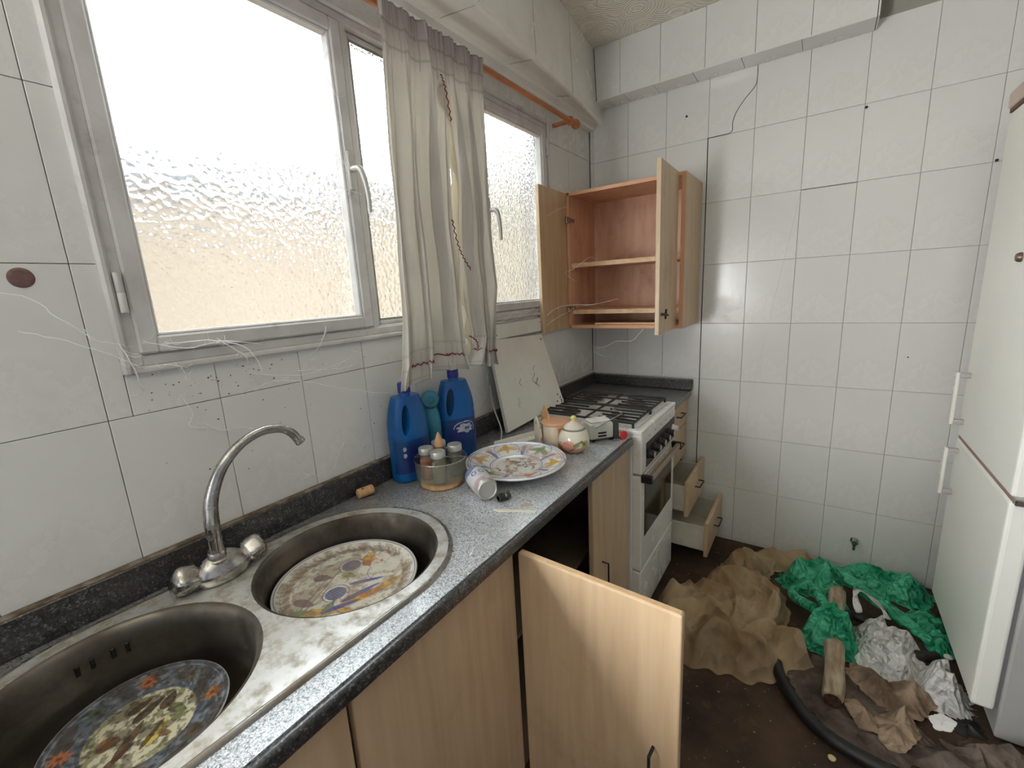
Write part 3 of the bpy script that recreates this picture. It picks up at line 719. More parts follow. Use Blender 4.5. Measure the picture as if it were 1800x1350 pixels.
tag(pc, 'grimy grey blue plate with orange flowers in the near sink bowl', 'plate')
ub2 = lathe('bowl', [(0, .002), (.05, .0), (.055, .004), (.07, .02), (.078, .038), (.081, .038), (.073, .018), (.058, .0), (.055, -.004), (0, -.003)], mat('brown_ceramic', srgb(120, 92, 66), rough=.3), n=40, loc=(C2.x-.02, C2.y+.015, BOT+.0012))
ub2.location.z = .002
tag(ub2, 'small brown dish under the grimy plate in the near sink bowl', 'bowl')

# ------------------------------------------------------------------ base cabinets
XFc = .553
def bow_handle(parent, p0, p1, out, m=None, r=.0035):
    p0, p1, o = Vector(p0), Vector(p1), Vector(out)
    return tube('handle', [p0, p0+o, p1+o, p1], r, m or M['black'], parent, n=8)
def carcass(name, y0, y1, z0, z1, x1, label, mi=None, open_front=True):
    e = empty(name); tag(e, label, 'cabinet'); mi = mi or M['cab_dark']
    bm = bmesh.new(); t = .016
    bm_box((.03, y0, z0), (x1, y0+t, z1), .001, bm); bm_box((.03, y1-t, z0), (x1, y1, z1), .001, bm)
    bm_box((.03, y0+t, z0), (x1-.002, y1-t, z0+t), .001, bm); bm_box((.03, y0+t, z0+t), (.038, y1-t, z1), 0, bm)
    from_bm('body', bm, mi, e)
    box('plinth', (x1-.06, y0+.002, .001), (x1-.045, y1-.002, z0-.001), mi, e)
    return e
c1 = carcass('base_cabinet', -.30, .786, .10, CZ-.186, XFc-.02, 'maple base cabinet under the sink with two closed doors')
# keep the carcass clear of the sink bowls: a front rail closes the gap up to the worktop
box('front_rail', (XFc-.04, -.29, .60), (XFc-.021, .776, CZ-.032), M['cab_dark'], c1)
d = box('door', (XFc-.018, -.145, .075), (XFc, .312, .806), M['maple'], c1, bev=.003, seg=2)
bow_handle(d, (XFc, .275, .33), (XFc, .275, .43), (.025, 0, 0))
d = box('door', (XFc-.018, .322, .075), (XFc, .784, .806), M['maple'], c1, bev=.003, seg=2)
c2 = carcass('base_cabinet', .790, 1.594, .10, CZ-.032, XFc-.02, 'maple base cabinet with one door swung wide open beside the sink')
# open door, hinged at y=.79, swung out
A, B = Vector((.566, .806)), Vector((.958, .785)); dd = (B-A); L = dd.length; ang = math.atan2(dd.y, dd.x)
mt = Matrix.Translation((A.x, A.y, 0)) @ Matrix.Rotation(ang, 4, 'Z')
d = box('door', (0, -.019, .075), (L, 0, .806), M['maple'], c2, bev=.004, seg=3, mtx=mt); d['label'] = 'open door with its face towards the camera'
be = box('edge_band', (.004, -.0165, .8055), (L-.004, -.0025, .8068), M['maple_edge'], d, bev=.0004, mtx=mt)
p0 = mt @ Vector((L-.052, -.019, .462)); p1 = mt @ Vector((L-.052, -.019, .36)); od = (mt.to_3x3() @ Vector((0, -1, 0)))*.026
bow_handle(d, p0, p1, od)
for z in (.16, .72): box('hinge', (.006, 0, z-.02), (.05, .012, z+.02), M['alum'], d, bev=.003, mtx=mt)
d = box('door', (XFc-.018, 1.252, .075), (XFc, 1.592, .800), M['maple'], c2, bev=.003, seg=2)
bow_handle(d, (XFc, 1.325, .46), (XFc, 1.325, .375), (.024, 0, 0))
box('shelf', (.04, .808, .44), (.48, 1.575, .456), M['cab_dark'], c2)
# drawer unit in the far corner
c3 = carcass('drawer_cabinet', 2.104, D-.012, .085, CZ2-.032, .545, 'maple four drawer cabinet in the corner beyond the cooker')
c3['category'] = 'cabinet'
YD0, YD1 = 2.106, D-.014
def drawer(xf, z0, z1, depth=.4):
    f = box('drawer', (xf-.018, YD0, z0), (xf, YD1, z1), M['maple'], c3, bev=.003, seg=2)
    M.setdefault('drawer_in', mat('white_drawer_side', srgb(212, 206, 192), srgb(196, 188, 172), rough=.5, scale=8, dirt=srgb(120, 100, 76), dirt_amt=.5, dirt_scale=10))
    bm = bmesh.new(); x0 = xf-.018-depth
    bm_box((x0, YD0+.018, z0+.02), (xf-.018, YD0+.030, z1-.035), .001, bm); bm_box((x0, YD1-.030, z0+.02), (xf-.018, YD1-.018, z1-.035), .001, bm)
    bm_box((x0, YD0+.030, z0+.022), (xf-.018, YD1-.030, z0+.030), 0, bm); bm_box((x0, YD0+.030, z0+.03), (x0+.012, YD1-.030, z1-.035), 0, bm)
    from_bm('drawer_box', bm, M['drawer_in'], f)
    yc = (YD0+YD1)/2+.01; zc = (z0+z1)/2+.01
    bow_handle(f, (xf, yc-.045, zc), (xf, yc+.045, zc), (.024, 0, 0))
drawer(.566, .668, .806); drawer(.566, .478, .662); drawer(.668, .284, .470); drawer(.765, .094, .276)

# ------------------------------------------------------------------ stove
st = empty('gas_cooker'); tag(st, 'white free standing gas cooker with black knobs and an oven', 'cooker')
SY0, SY1, SX0, SX1 = 1.604, 2.092, .12, .598
bm = bmesh.new(); bm_box((SX0, SY0, .03), (SX1-.035, SY1, .855), .004, bm); from_bm('body', bm, M['enamel'], st)
for y in (SY0+.04, SY1-.04):
    for x in (SX0+.05, SX1-.09): lathe('foot', [(0, 0), (.014, 0), (.014, .031), (0, .031)], M['black'], st, n=12, loc=(x, y, .0005))
box('hob', (SX0-.005, SY0-.002, .855), (SX1+.004, SY1+.002, .872), M['enamel'], st, bev=.004, seg=2)
box('hob_recess', (SX0+.02, SY0+.018, .8705), (SX1-.03, SY1-.018, .8728), M['enamel'], st, bev=.0008)
GZ = .897
for k, (gy0, gy1) in enumerate(((SY0+.025, (SY0+SY1)/2-.004), ((SY0+SY1)/2+.004, SY1-.025))):
    g = empty('grate'); g.parent = st
    V, F = [], []
    gx0, gx1 = SX0+.025, SX1-.04
    for y in (gy0, gy1): tube_geo([(gx0, y, GZ-.004), (gx1, y, GZ-.004)], .005, 6, V, F)
    for x in (gx0, (gx0+gx1)/2, gx1): tube_geo([(x, gy0, GZ-.004), (x, gy1, GZ-.004)], .005, 6, V, F)
    for x in (gx0, gx1):
        for y in (gy0, gy1): tube_geo([(x, y, .8725), (x, y, GZ-.004)], .005, 6, V, F)
    py('grate_frame', V, F, M['iron'], g)
    for j in range(5):
        y = gy0+(gy1-gy0)*(j+.5)/5
        if j != 2:
            tube('bar', [(gx0, y, GZ), (gx0+.155, y, GZ)], .0048, M['iron'], g, n=6)
            tube('bar', [(gx1-.155, y, GZ), (gx1, y, GZ)], .0048, M['iron'], g, n=6)
        else: tube('bar', [(gx0, y, GZ), (gx1, y, GZ)], .0048, M['iron'], g, n=6)
for x, y, r in ((.235, 1.725, .036), (.235, 1.97, .045), (.455, 1.725, .030), (.455, 1.97, .040)):
    b = lathe('burner', [(0, .003), (r*1.25, .001), (r*1.2, .006), (r*.8, .008), (r*.8, .013), (0, .014)], M['alum'], st, n=32, loc=(x, y, .872))
    lathe('burner_cap', [(0, 0), (r, 0), (r, .004), (r*.9, .006), (0, .006)], mat('burner_brown', srgb(104, 84, 66), rough=.5), b, n=32, loc=(x, y, .8862))
# front: control fascia
fp = box('control_panel', (SX1-.037, SY0+.003, .690), (SX1+.003, SY1-.003, .855), M['enamel'], st, bev=.006, seg=3)
gl_ = box('black_fascia', (SX1+.0025, SY0+.055, .705), (SX1+.0045, SY1-.016, .808), M['black'], fp, bev=.0008)
vz = mat('printed_grey', srgb(120, 120, 118), rough=.6)
for y in (1.70, 1.78, 1.86, 1.93, 2.0): box('printed_mark', (SX1+.0028, y-.006, .826), (SX1+.0034, y+.006, .832), vz, fp, bev=0)
for y in (1.683, 1.765, 1.838, 1.905, 1.975, 2.045):
    kn = lathe('knob', [(0, 0), (.021, 0), (.021, .006), (.017, .008), (.016, .024), (.013, .027), (0, .027)], M['enamel'] if y > 1.99 else M['iron'], fp, n=28, loc=(SX1+.004, y, .757), rot=Matrix.Rotation(PI/2, 3, 'Y'))
    lathe('knob_face', [(0, 0), (.0125, 0), (.0125, .0012), (0, .0014)], M['alum'], kn, n=20, loc=(SX1+.0305, y, .757), rot=Matrix.Rotation(PI/2, 3, 'Y'))
od = box('oven_door', (SX1-.037, SY0+.003, .262), (SX1+.002, SY1-.003, .680), M['enamel'], st, bev=.006, seg=3)
box('oven_window', (SX1+.0015, SY0+.042, .405), (SX1+.0035, SY1-.05, .640), M['glass_dark'], od, bev=.0008)
hb = box('oven_handle', (SX1+.022, SY0+.012, .662), (SX1+.040, SY1-.03, .686), mat('brushed_bronze', srgb(168, 146, 126), rough=.35, metal=.3), od, bev=.003, seg=2)
for y in (SY0+.002, SY1-.046): box('handle_end', (SX1+.000, y, .659), (SX1+.043, y+.022, .689), M['black'], hb, bev=.002)
lw = box('warming_drawer', (SX1-.037, SY0+.003, .035), (SX1+.001, SY1-.003, .254), M['enamel'], st, bev=.005, seg=2)
box('seam', (SX1+.0005, SY0+.26, .045), (SX1+.0016, SY0+.262, .25), M['fridge_grey'], lw, bev=0)

# ------------------------------------------------------------------ upper cabinet
uc = empty('wall_cabinet'); tag(uc, 'open maple wall cabinet with two shelves and both doors open', 'cabinet')
UY, UZ0, UZ1 = 2.166, 1.212, 1.902
bm = bmesh.new(); t = .016
bm_box((.012, UY, UZ0), (.012+t, D-.001, UZ1), .001, bm); bm_box((.603-t, UY, UZ0), (.603, D-.001, UZ1), .001, bm)
bm_box((.019, UY, UZ0), (.587, D-.001, UZ0+t), .001, bm); bm_box((.019, UY, UZ1-t), (.587, D-.001, UZ1), .001, bm)
bm_box((.019, D-.012, UZ0+t), (.587, D-.004, UZ1-t), 0, bm)
from_bm('body', bm, M['cab_in'], uc)
sd = box('side_panel', (.6032, UY, UZ0), (.606, D-.001, UZ1), M['maple'], uc, bev=.0005)
bm = bmesh.new(); bm_box((.019, UY-.0015, UZ1-.0165), (.588, UY, UZ1), .0004, bm); bm_box((.019, UY-.0015, UZ0), (.588, UY, UZ0+.0165), .0004, bm)
bm_box((.588, UY-.0015, UZ0), (.605, UY, UZ1), .0004, bm); bm_box((.012, UY-.0015, UZ0), (.028, UY, UZ1), .0004, bm)
from_bm('edge_band', bm, mat('orange_edge_band', srgb(216, 162, 122), rough=.45), uc)
for z in (1.530, 1.286): 
    sh = box('shelf', (.0195, UY+.022, z), (.5865, D-.014, z+.022), M['cab_in'], uc, bev=.001)
    box('edge_band', (.0195, UY+.0205, z), (.5865, UY+.022, z+.022), M['maple_edge'], sh, bev=.0003)
box('loose_slat', (.15, UY+.03, UZ0+.0165), (.56, UY+.05, UZ0+.026), M['maple_edge'], uc, bev=.001)
def leaf_door(hx, hy, L, deg, side):
    mt = Matrix.Translation((hx, hy, 0)) @ Matrix.Rotation(math.radians(deg), 4, 'Z')
    y0, y1 = (0, .018) if side > 0 else (-.018, 0)
    d = box('door', (.002, y0, UZ0+.002), (L, y1, UZ1-.002), M['maple'], uc, bev=.002, seg=2, mtx=mt)
    return d, mt
dl, ml = leaf_door(.014, UY-.004, .298, -87.2, -1)
dr_, mr_ = leaf_door(.577, UY-.010, .298, -88.3, -1)
# hinges, knob
for z in (1.315, 1.768):
    box('hinge', (.019, UY+.01, z-.012), (.030, UY+.06, z+.012), M['chrome'], dl, bev=.003)
    box('hinge', (.022, UY-.035, z-.016), (.032, UY+.012, z+.016), M['chrome'], dl, bev=.003)
kx = mr_ @ Vector((.272, .0, 1.298))
kb = lathe('knob', [(0, 0), (.006, 0), (.005, .012), (.009, .016), (.009, .022), (0, .024)], M['black'], dr_, n=16, loc=(.585, 1.895, 1.298), rot=Matrix.Rotation(PI/2, 3, 'Y'))
for k in range(3):
    a = PI/2+2*PI*k/3+.3
    tube('prong', [(.602, 1.895, 1.298), (.604, 1.895+.012*math.cos(a), 1.298+.012*math.sin(a)), (.606, 1.895+.022*math.cos(a), 1.298+.022*math.sin(a))], .0042, M['black'], kb, n=8)

# ------------------------------------------------------------------ fridge
fr = empty('fridge_freezer'); tag(fr, 'tall white fridge freezer with two doors and bar handles', 'fridge')
box('body', (1.668, 1.70, .012), (2.26, 2.305, 1.985), M['fridge_grey'], fr, bev=.006, seg=2)
for z0, z1 in ((.792, 1.922), (.097, .780)):
    d = box('door', (1.607, 1.704, z0), (1.660, 2.312, z1), M['fridge'], fr, bev=.010, seg=3)
    box('gasket', (1.659, 1.712, z0+.01), (1.669, 2.30, z1-.01), M['paint_grey'], d, bev=.001)
    zz = (.845, 1.045) if z0 > .5 else (.562, .752)
    h = box('handle', (1.566, 2.243, zz[0]), (1.578, 2.268, zz[1]), M['enamel'], d, bev=.004, seg=2)
    for z in (zz[0]+.002, zz[1]-.020): box('handle_post', (1.576, 2.246, z), (1.609, 2.266, z+.018), M['fridge_grey'], h, bev=.003)
box('seam_strip', (1.612, 1.71, .7795), (1.655, 2.308, .7925), mat('pinkish_strip', srgb(150, 122, 112), rough=.6), fr, bev=.0005)
box('hinge', (1.612, 1.682, .776), (1.652, 1.708, .796), M['chrome'], fr, bev=.003)
tp_ = box('top_fascia', (1.600, 1.70, 1.934), (1.668, 2.312, 1.985), mat('faded_pink_fascia', srgb(206, 186, 172), rough=.4), fr, bev=.006, seg=2)
box('seam_strip', (1.606, 1.705, 1.921), (1.66, 2.308, 1.9345), mat('brown_gap_strip', srgb(112, 78, 66), rough=.7), fr, bev=.0005)  # brown strip closing the gap between upper door and fascia
lathe('badge', [(0, 0), (.014, 0), (.014, .006), (.010, .012), (0, .013)], mat('bronze_badge', srgb(116, 98, 84), rough=.4, metal=.6), fr, n=20, loc=(1.607, 1.955, 1.446), rot=Matrix.Rotation(-PI/2, 3, 'Y'))

# ------------------------------------------------------------------ curtain rod and curtains
rd = empty('curtain_rod'); tag(rd, 'orange brown wooden curtain rod above the windows', 'curtain rod')
tube('rod', [(.095, .10, 2.197), (.095, 1.2, 2.197), (.093, 2.10, 2.197)], .0105, M['rod'], rd, n=14, sm=3)
lathe('finial', [(0, 0), (.011, 0), (.014, .004), (.010, .010), (.017, .018), (.022, .030), (.021, .042), (.012, .050), (0, .052)], M['rod'], rd, n=24, loc=(.093, 2.098, 2.197), rot=Matrix.Rotation(-PI/2, 3, 'X'))
for y in (2.075, .45):
    b = tube('bracket', [(-.002, y, 2.197), (.093, y, 2.197)], .010, M['rod'], rd, n=12)
    lathe('bracket_ring', [(.0105, -.008), (.019, -.008), (.021, 0), (.019, .008), (.0105, .008), (.0105, -.008)], M['rod'], b, n=20, loc=(.0935, y, 2.197), rot=Matrix.Rotation(-PI/2, 3, 'X'))

def curtain(name, left, right, folds, seed, label, n=200, mrows=170, plaid_top=True):
    def interp(tab, t):
        zs = [p[1] for p in tab]; zz = 2.207+(1.172-2.207)*t
        return np.interp(-zz, [-z for z in zs], [p[0] for p in tab])
    def S(u, v):
        yl, yr = interp(left, v), interp(right, v)
        z = 2.207+(1.172-2.207)*v
        ph = folds*2*PI*(u+.04*math.sin(5*u+seed)+.015*math.sin(4*v+seed))
        amp = .008+.030*min(1, v*1.8)
        amp *= .75+.45*math.sin(3*u*PI+seed*2)
        sn = math.sin(ph); x = .116 + amp*(math.copysign(abs(sn)**.7, sn)+.34*math.sin(2.3*ph+seed+1.5*v)) + .006*noise.noise(Vector((u*7, v*5, seed)))
        if v < .08: x += -.002
        y = yl+(yr-yl)*u + (.017*math.sin(2*ph)+.006*math.cos(ph))*min(1, .25+v*1.6)*min(1, u*8)*min(1, (1-u)*8)
        # gathered header with a heading frill, flared hem ruffle
        if v < .05: x += .0035*math.sin(ph*3.3+seed)
        if v > .93: x += .012*((v-.93)/.07)*math.sin(ph*2.2+1); y += (u-.5)*.03*((v-.93)/.07)
        z += -.012*math.sin(u*5+seed)*v - (0.02*(u-.5)**2)*v
        return Vector((x, y, z))
    V = [S(i/n, j/mrows) for j in range(mrows+1) for i in range(n+1)]
    F = [(j*(n+1)+i, j*(n+1)+i+1, (j+1)*(n+1)+i+1, (j+1)*(n+1)+i) for j in range(mrows) for i in range(n)]
    o = py(name, V, F, M['curtain'], None, True)
    C = np.tile(lin((224, 219, 210)), (len(V), 1)).astype(float)
    k = 0
    for j in range(mrows+1):
        v = j/mrows
        for i in range(n+1):
            u = i/n
            if v < .13:
                g = 1-v/.13; C[k] = C[k]*(1-.5*g)+lin((150, 128, 138))*.5*g  # shadow of the shutter box painted into the header as a purple-grey fade
                if (j % 9 == 0 or i % 11 == 0): C[k] *= .72
            if v > .90 and (j % 7 == 0 or i % 12 == 0): C[k] = C[k]*.80+lin((170, 110, 90))*.1
            s_ = noise.noise(Vector((u*3, v*6, seed+9)))
            if s_ > .2: C[k] = C[k]*(1-.3*(s_-.2))
            k += 1
    col_attr(o, C)
    sf = o.modifiers.new('thickness', 'SOLIDIFY'); sf.thickness = .0012
    tag(o, label, 'curtain', 'curtains gathered together on the wooden rod')
    def zig(v0, u0, u1, dv=0, k=60):
        pts = []
        for q in range(k+1):
            u = u0+(u1-u0)*q/k; p = S(u, v0+dv*q/k)
            # outward side
            pu = (S(min(1, u+.004), v0)-S(max(0, u-.004), v0)).normalized(); nr = pu.cross(Vector((0, 0, 1))).normalized()
            if nr.x < 0: nr = -nr
            pts.append(p+nr*.0028+Vector((0, 0, .0035*(1 if q % 2 else -1))))
        r_ = tube('zigzag_trim', pts, .0019, M['red'], o, n=6); r_['label'] = 'dark red zigzag braid'
        return r_
    return o, S, zig
M['curtain'] = vmat('cream_curtain_cloth', .85, bump=.0003, bscale=700, translucent=.45)
cA, SA, zA = curtain('curtain', [(.925, 2.207), (.924, 2.11), (.902, 1.84), (.895, 1.62), (.883, 1.37), (.862, 1.17)], [(1.172, 2.207), (1.168, 2.04), (1.150, 1.84), (1.135, 1.64), (1.146, 1.35), (1.150, 1.17)], 3.4, 1.3,
              'cream curtain hanging by the left windows, nearer of the two drawn together')
zA(.948, .16, .97)
cB, SB, zB = curtain('curtain', [(1.168, 2.207), (1.172, 2.08), (1.188, 1.93), (1.196, 1.77), (1.172, 1.55), (1.185, 1.40), (1.215, 1.27), (1.19, 1.17)], [(1.378, 2.207), (1.358, 2.09), (1.345, 1.85), (1.355, 1.60), (1.372, 1.455), (1.340, 1.25), (1.325, 1.17)], 2.4, 4.1,
              'cream curtain beside the right window, farther of the two drawn together', n=170)
zB(.950, .10, .98, k=44)
# frilled inner edge of the farther curtain
def frill(path, wd, seed, parent, n=14):
    P = smooth_path([Vector(p) for p in path], 14); V, F = [], []
    for i, p in enumerate(P):
        for j in range(n+1):
            t = j/n
            wv = math.sin(i*.42+seed+2.2*t)*.016*t+math.sin(i*.19+seed*2)*.010*t
            V.append(p+Vector((wv+.004, -wd*t*(.75+.3*math.sin(i*.21+seed)), -.012*t*math.sin(i*.33+seed))))
    for i in range(len(P)-1):
        for j in range(n): F.append((i*(n+1)+j, i*(n+1)+j+1, (i+1)*(n+1)+j+1, (i+1)*(n+1)+j))
    o = py('frill', V, F, M['curtain'], parent, True); col_attr(o, np.tile(lin((232, 224, 206)), (len(V), 1)))
    sf = o.modifiers.new('thickness', 'SOLIDIFY'); sf.thickness = .0012
    return o
frill([(.108, 1.178, 2.07), (.108, 1.195, 1.93), (.108, 1.205, 1.79), (.108, 1.19, 1.64), (.108, 1.18, 1.50), (.108, 1.20, 1.38), (.108, 1.22, 1.27), (.108, 1.215, 1.20)], .046, .6, cB)
def braid(path, parent, k=10):
    P = smooth_path([Vector(p) for p in path], k); pts = [p+Vector((.001*(i % 2), .0035*(1 if i % 2 else -1), 0)) for i, p in enumerate(P)]
    t = tube('zigzag_trim', pts, .0019, M['red'], parent, n=6); t['label'] = 'dark red zigzag braid'
braid([(.138, 1.130, 2.075), (.138, 1.145, 2.04), (.138, 1.160, 1.955)], cB, 8)
braid([(.140, 1.128, 1.66), (.142, 1.145, 1.585), (.143, 1.175, 1.533), (.143, 1.222, 1.488)], cB, 8)
braid([(.142, 1.17, 1.284), (.142, 1.205, 1.262), (.142, 1.212, 1.228)], cB, 6)

# ------------------------------------------------------------------ leaning white panel
pn = empty('leaning_lid'); tag(pn, 'white metal cooker lid leaning on the tiles below the right window', 'lid')
P00, P10, P11, P01 = Vector((.112, 1.405, CZ+.009)), Vector((.165, 1.795, .902)), Vector((.028, 1.842, 1.215)), Vector((.028, 1.425, 1.235))
nrm = (P10-P00).cross(P01-P00).normalized()
if nrm.x < 0: nrm = -nrm
def quad_slab(a, b, c, d, off, th, name, m, parent, n=14):
    V, F = [], []
    for k in (0, 1):
        for j in range(n+1):
            for i in range(n+1):
                u, v = i/n, j/n; V.append((a*(1-u)+b*u)*(1-v)+(d*(1-u)+c*u)*v+off-nrm*th*k)
    W = n+1; S = W*W
    for j in range(n):
        for i in range(n):
            p = j*W+i; F += [(p, p+1, p+W+1, p+W), (S+p, S+p+W, S+p+W+1, S+p+1)]
    for i in range(n):
        F += [(i, S+i, S+i+1, i+1), (n*W+i, n*W+i+1, S+n*W+i+1, S+n*W+i), (i*W, (i+1)*W, S+(i+1)*W, S+i*W), (i*W+n, S+i*W+n, S+(i+1)*W+n, (i+1)*W+n)]
    bm = bmesh.new(); me = bpy.data.meshes.new('q'); me.from_pydata(V, [], F); bm.from_mesh(me); bpy.data.meshes.remove(me)
    o = from_bm(name, bm, m, parent, True); auto(o, 50); return o
M['lidm'] = mat('lid_enamel', srgb(222, 220, 210), srgb(212, 208, 196), rough=.35, scale=5, dirt=srgb(150, 128, 96), dirt_amt=.6, dirt_scale=26, dirt_lo=.62, dirt_hi=.74)
quad_slab(P00, P10, P11, P01, Vector((0, 0, 0)), .016, 'face', M['lidm'], pn)
def at_(u, v, w=0): return (P00*(1-u)+P10*u)*(1-v)+(P01*(1-u)+P11*u)*v+nrm*w
fx = box('flange', (.016, 1.425, 1.232), (.030, 1.842, 1.292), M['lidm'], pn, bev=.003, seg=2)
for u, v in ((.95, .93), (.93, .13), (.96, .08), (.965, .045), (.89, .05), (.965, .02)):
    lathe('hole', [(0, .0003), (.0042, .0003), (.0042, 0)], M['black'], pn, n=14, loc=at_(u, v, .0006), rot=nrm.to_track_quat('Z', 'Y').to_matrix())
lathe('washer', [(.0045, .0012), (.009, .001), (.0095, 0)], M['lidm'], pn, n=18, loc=at_(.95, .93, .0004), rot=nrm.to_track_quat('Z', 'Y').to_matrix())
for y, z in ((1.475, 1.25), (1.83, 1.275)): lathe('hole', [(0, .0003), (.003, .0003), (.003, 0)], M['black'], pn, n=12, loc=(.0305, y, z), rot=Matrix.Rotation(PI/2, 3, 'Y'))
for (u, v, l_, a) in ((.60, .38, .05, 1.9), (.66, .33, .045, 2.1), (.36, .42, .035, 2.0), (.63, .55, .02, 1.2), (.62, .36, .03, 1.6)):
    p = at_(u, v, .001); du = (P10-P00).normalized(); dv = (P01-P00).normalized()
    q = [p+(du*math.cos(a+.5*math.sin(k))+dv*math.sin(a))*l_*k/5 for k in range(6)]
    tube('scratch', q, .0007, M['crack'], pn, n=4)
# cord behind the lid
cd = tube('cord', [(.16, 1.28, CZ+.004), (.13, 1.33, CZ+.006), (.11, 1.36, CZ+.04), (.07, 1.38, .95), (.04, 1.40, 1.0), (.03, 1.41, 1.05)], .003, M['fridge_grey'], None, n=8, sm=5)
tag(cd, 'thin grey cord running up beside the leaning lid', 'cord')

# ------------------------------------------------------------------ blue bottles
def bottle_mesh(name, loc, rotz, hgt, design=None, label=''):
    e = empty(name)
    # body: superellipse sections with a through-handle on one side
    V, F = [], []; nt, nz = 56, 60; W, Dp = .066, .043
    def sect(t):
        z = t*hgt
        if t < .02: k = .90+.1*(t/.02)
        elif t < .55: k = 1.0
        else:
            q = (t-.55)/.45; k = 1-.62*q**1.7
        w_ = W*k; d_ = Dp*(k*.9+.1)
        if .44 < t < .50: w_ *= 1+.02
        return z, w_, d_
    for j in range(nz+1):
        z, w_, d_ = sect(j/nz*.86)
        for i in range(nt):
            a = 2*PI*i/nt; c, s = math.cos(a), math.sin(a); pw = .72
            x = w_*abs(c)**pw*(1 if c > 0 else -1); y = d_*abs(s)**pw*(1 if s > 0 else -1)
            t = j/nz*.86
            V.append((x, y, z))
    for j in range(nz):
        for i in range(nt): F.append((j*nt+i, j*nt+(i+1) % nt, (j+1)*nt+(i+1) % nt, (j+1)*nt+i))
    F.append(tuple(range(nt))[::-1]); F.append(tuple(nz*nt+i for i in range(nt)))
    bm = bmesh.new(); me = bpy.data.meshes.new('b'); me.from_pydata(V, [], F); bm.from_mesh(me); bpy.data.meshes.remove(me)
    body = from_bm('body', bm, M['blue'], e, True)
    # carve the grip opening with a boolean and then freeze it
    cb = bmesh.new(); bmesh.ops.create_cone(cb, cap_ends=True, segments=32, radius1=1, radius2=1, depth=.2)
    bmesh.ops.transform(cb, matrix=Matrix.Translation((-.031, 0, hgt*.64)) @ Matrix.Rotation(.14, 4, 'Y') @ Matrix.Diagonal((.0135, 1, hgt*.15, 1)) @ Matrix.Rotation(PI/2, 4, 'X'), verts=cb.verts)
    cut = from_bm('cutter', cb)
    bo = body.modifiers.new('grip', 'BOOLEAN'); bo.operation = 'DIFFERENCE'; bo.object = cut; bo.solver = 'EXACT'
    dg = bpy.context.evaluated_depsgraph_get(); me2 = bpy.data.meshes.new_from_object(body.evaluated_get(dg))
    body.modifiers.clear(); body.data = me2; me2.materials.clear(); me2.materials.append(M['blue']); bpy.data.objects.remove(cut)
    me2.shade_smooth(); auto(body, 45)
    zt = hgt*.86
    lathe('neck', [(.026, -.012), (.018, .006), (.0165, .02), (.0165, .026), (0, .026)], M['blue'], e, n=24, loc=(0.0, 0, zt-.002))
    lathe('cap', [(0, 0), (.0195, 0), (.020, .003), (.0195, .028), (.017, .032), (0, .033)], M['blue_cap'], e, n=32, loc=(0, 0, zt+.010), lobe=.015, nl=16)
    # ribs of the label field
    if design: design(e, W, Dp, hgt)
    e.location = loc; e.rotation_euler = (0, 0, rotz); e['category'] = 'bottle'; e['label'] = label
    return e
M['label_blue'] = mat('dark_label', srgb(24, 34, 104), srgb(20, 70, 120), rough=.4, scale=14)
M['label_white'] = mat('pale_print', srgb(196, 200, 206), srgb(150, 160, 180), rough=.5, scale=60)
def surf(W, Dp, a, off=.0008):
    c, s = math.cos(a), math.sin(a); pw = .72
    return (W+off)*abs(c)**pw*(1 if c > 0 else -1), (Dp+off)*abs(s)**pw*(1 if s > 0 else -1)
def wrap_patch(name, W, Dp, a0, a1, z0, z1, fn, m, parent, off=.0008, n=40, k=16):
    """a printed patch following the bottle; fn(u,v)->bool keeps a cell"""
    V, F, idx = [], [], {}
    for j in range(k+1):
        for i in range(n+1):
            x, y = surf(W, Dp, a0+(a1-a0)*i/n, off); V.append((x, y, z0+(z1-z0)*j/k))
    for j in range(k):
        for i in range(n):
            if fn((i+.5)/n*2-1, (j+.5)/k*2-1): F.append((j*(n+1)+i, j*(n+1)+i+1, (j+1)*(n+1)+i+1, (j+1)*(n+1)+i))
    return py(name, V, F, m, parent, True)
def des1(e, W, Dp, h):
    lb = wrap_patch('label', W, Dp, -PI*.98, -.1, h*.10, h*.43, lambda u, v: True, M['label_blue'], e, .0006)
    for u0, v0 in ((-.42, .55), (-.42, .15)):
        wrap_patch('label_print', W, Dp, -PI*.98, -.1, h*.10, h*.43, lambda u, v: (u-u0)**2/.006+(v-v0)**2/.02 < 1, M['label_white'], lb, .0012, n=90, k=50)
def des2(e, W, Dp, h):
    lb = wrap_patch('label', W, Dp, -PI*.98, -.1, h*.06, h*.45, lambda u, v: True, M['label_blue'], e, .0006)
    def em(u, v):
        r = math.hypot((u-.15)/.36, (v-.42)/.42); a = math.atan2(v-.42, u-.15)
        return r < .62+.10*math.sin(7*a) or (.86 < r < .97 and a > -.6)
    wrap_patch('label_print', W, Dp, -PI*.98, -.1, h*.06, h*.45, em, M['label_white'], lb, .0012, n=110, k=60)
    wrap_patch('label_print', W, Dp, -PI*.98, -.1, h*.06, h*.45, lambda u, v: math.hypot((u-.15)/.36, (v-.42)/.42) < .22 and abs(math.sin(u*40)) > .3, M['label_blue'], lb, .0016, n=110, k=60)
bottle_mesh('detergent_bottle', (.066, .920, CZ+.001), math.radians(84), .318, des1, 'blue plastic jug bottle behind the spice carousel, nearer the sink')
bottle_mesh('detergent_bottle', (.074, 1.142, CZ+.001), math.radians(62), .325, des2, 'blue plastic jug bottle with a pale emblem label, beside the leaning lid')
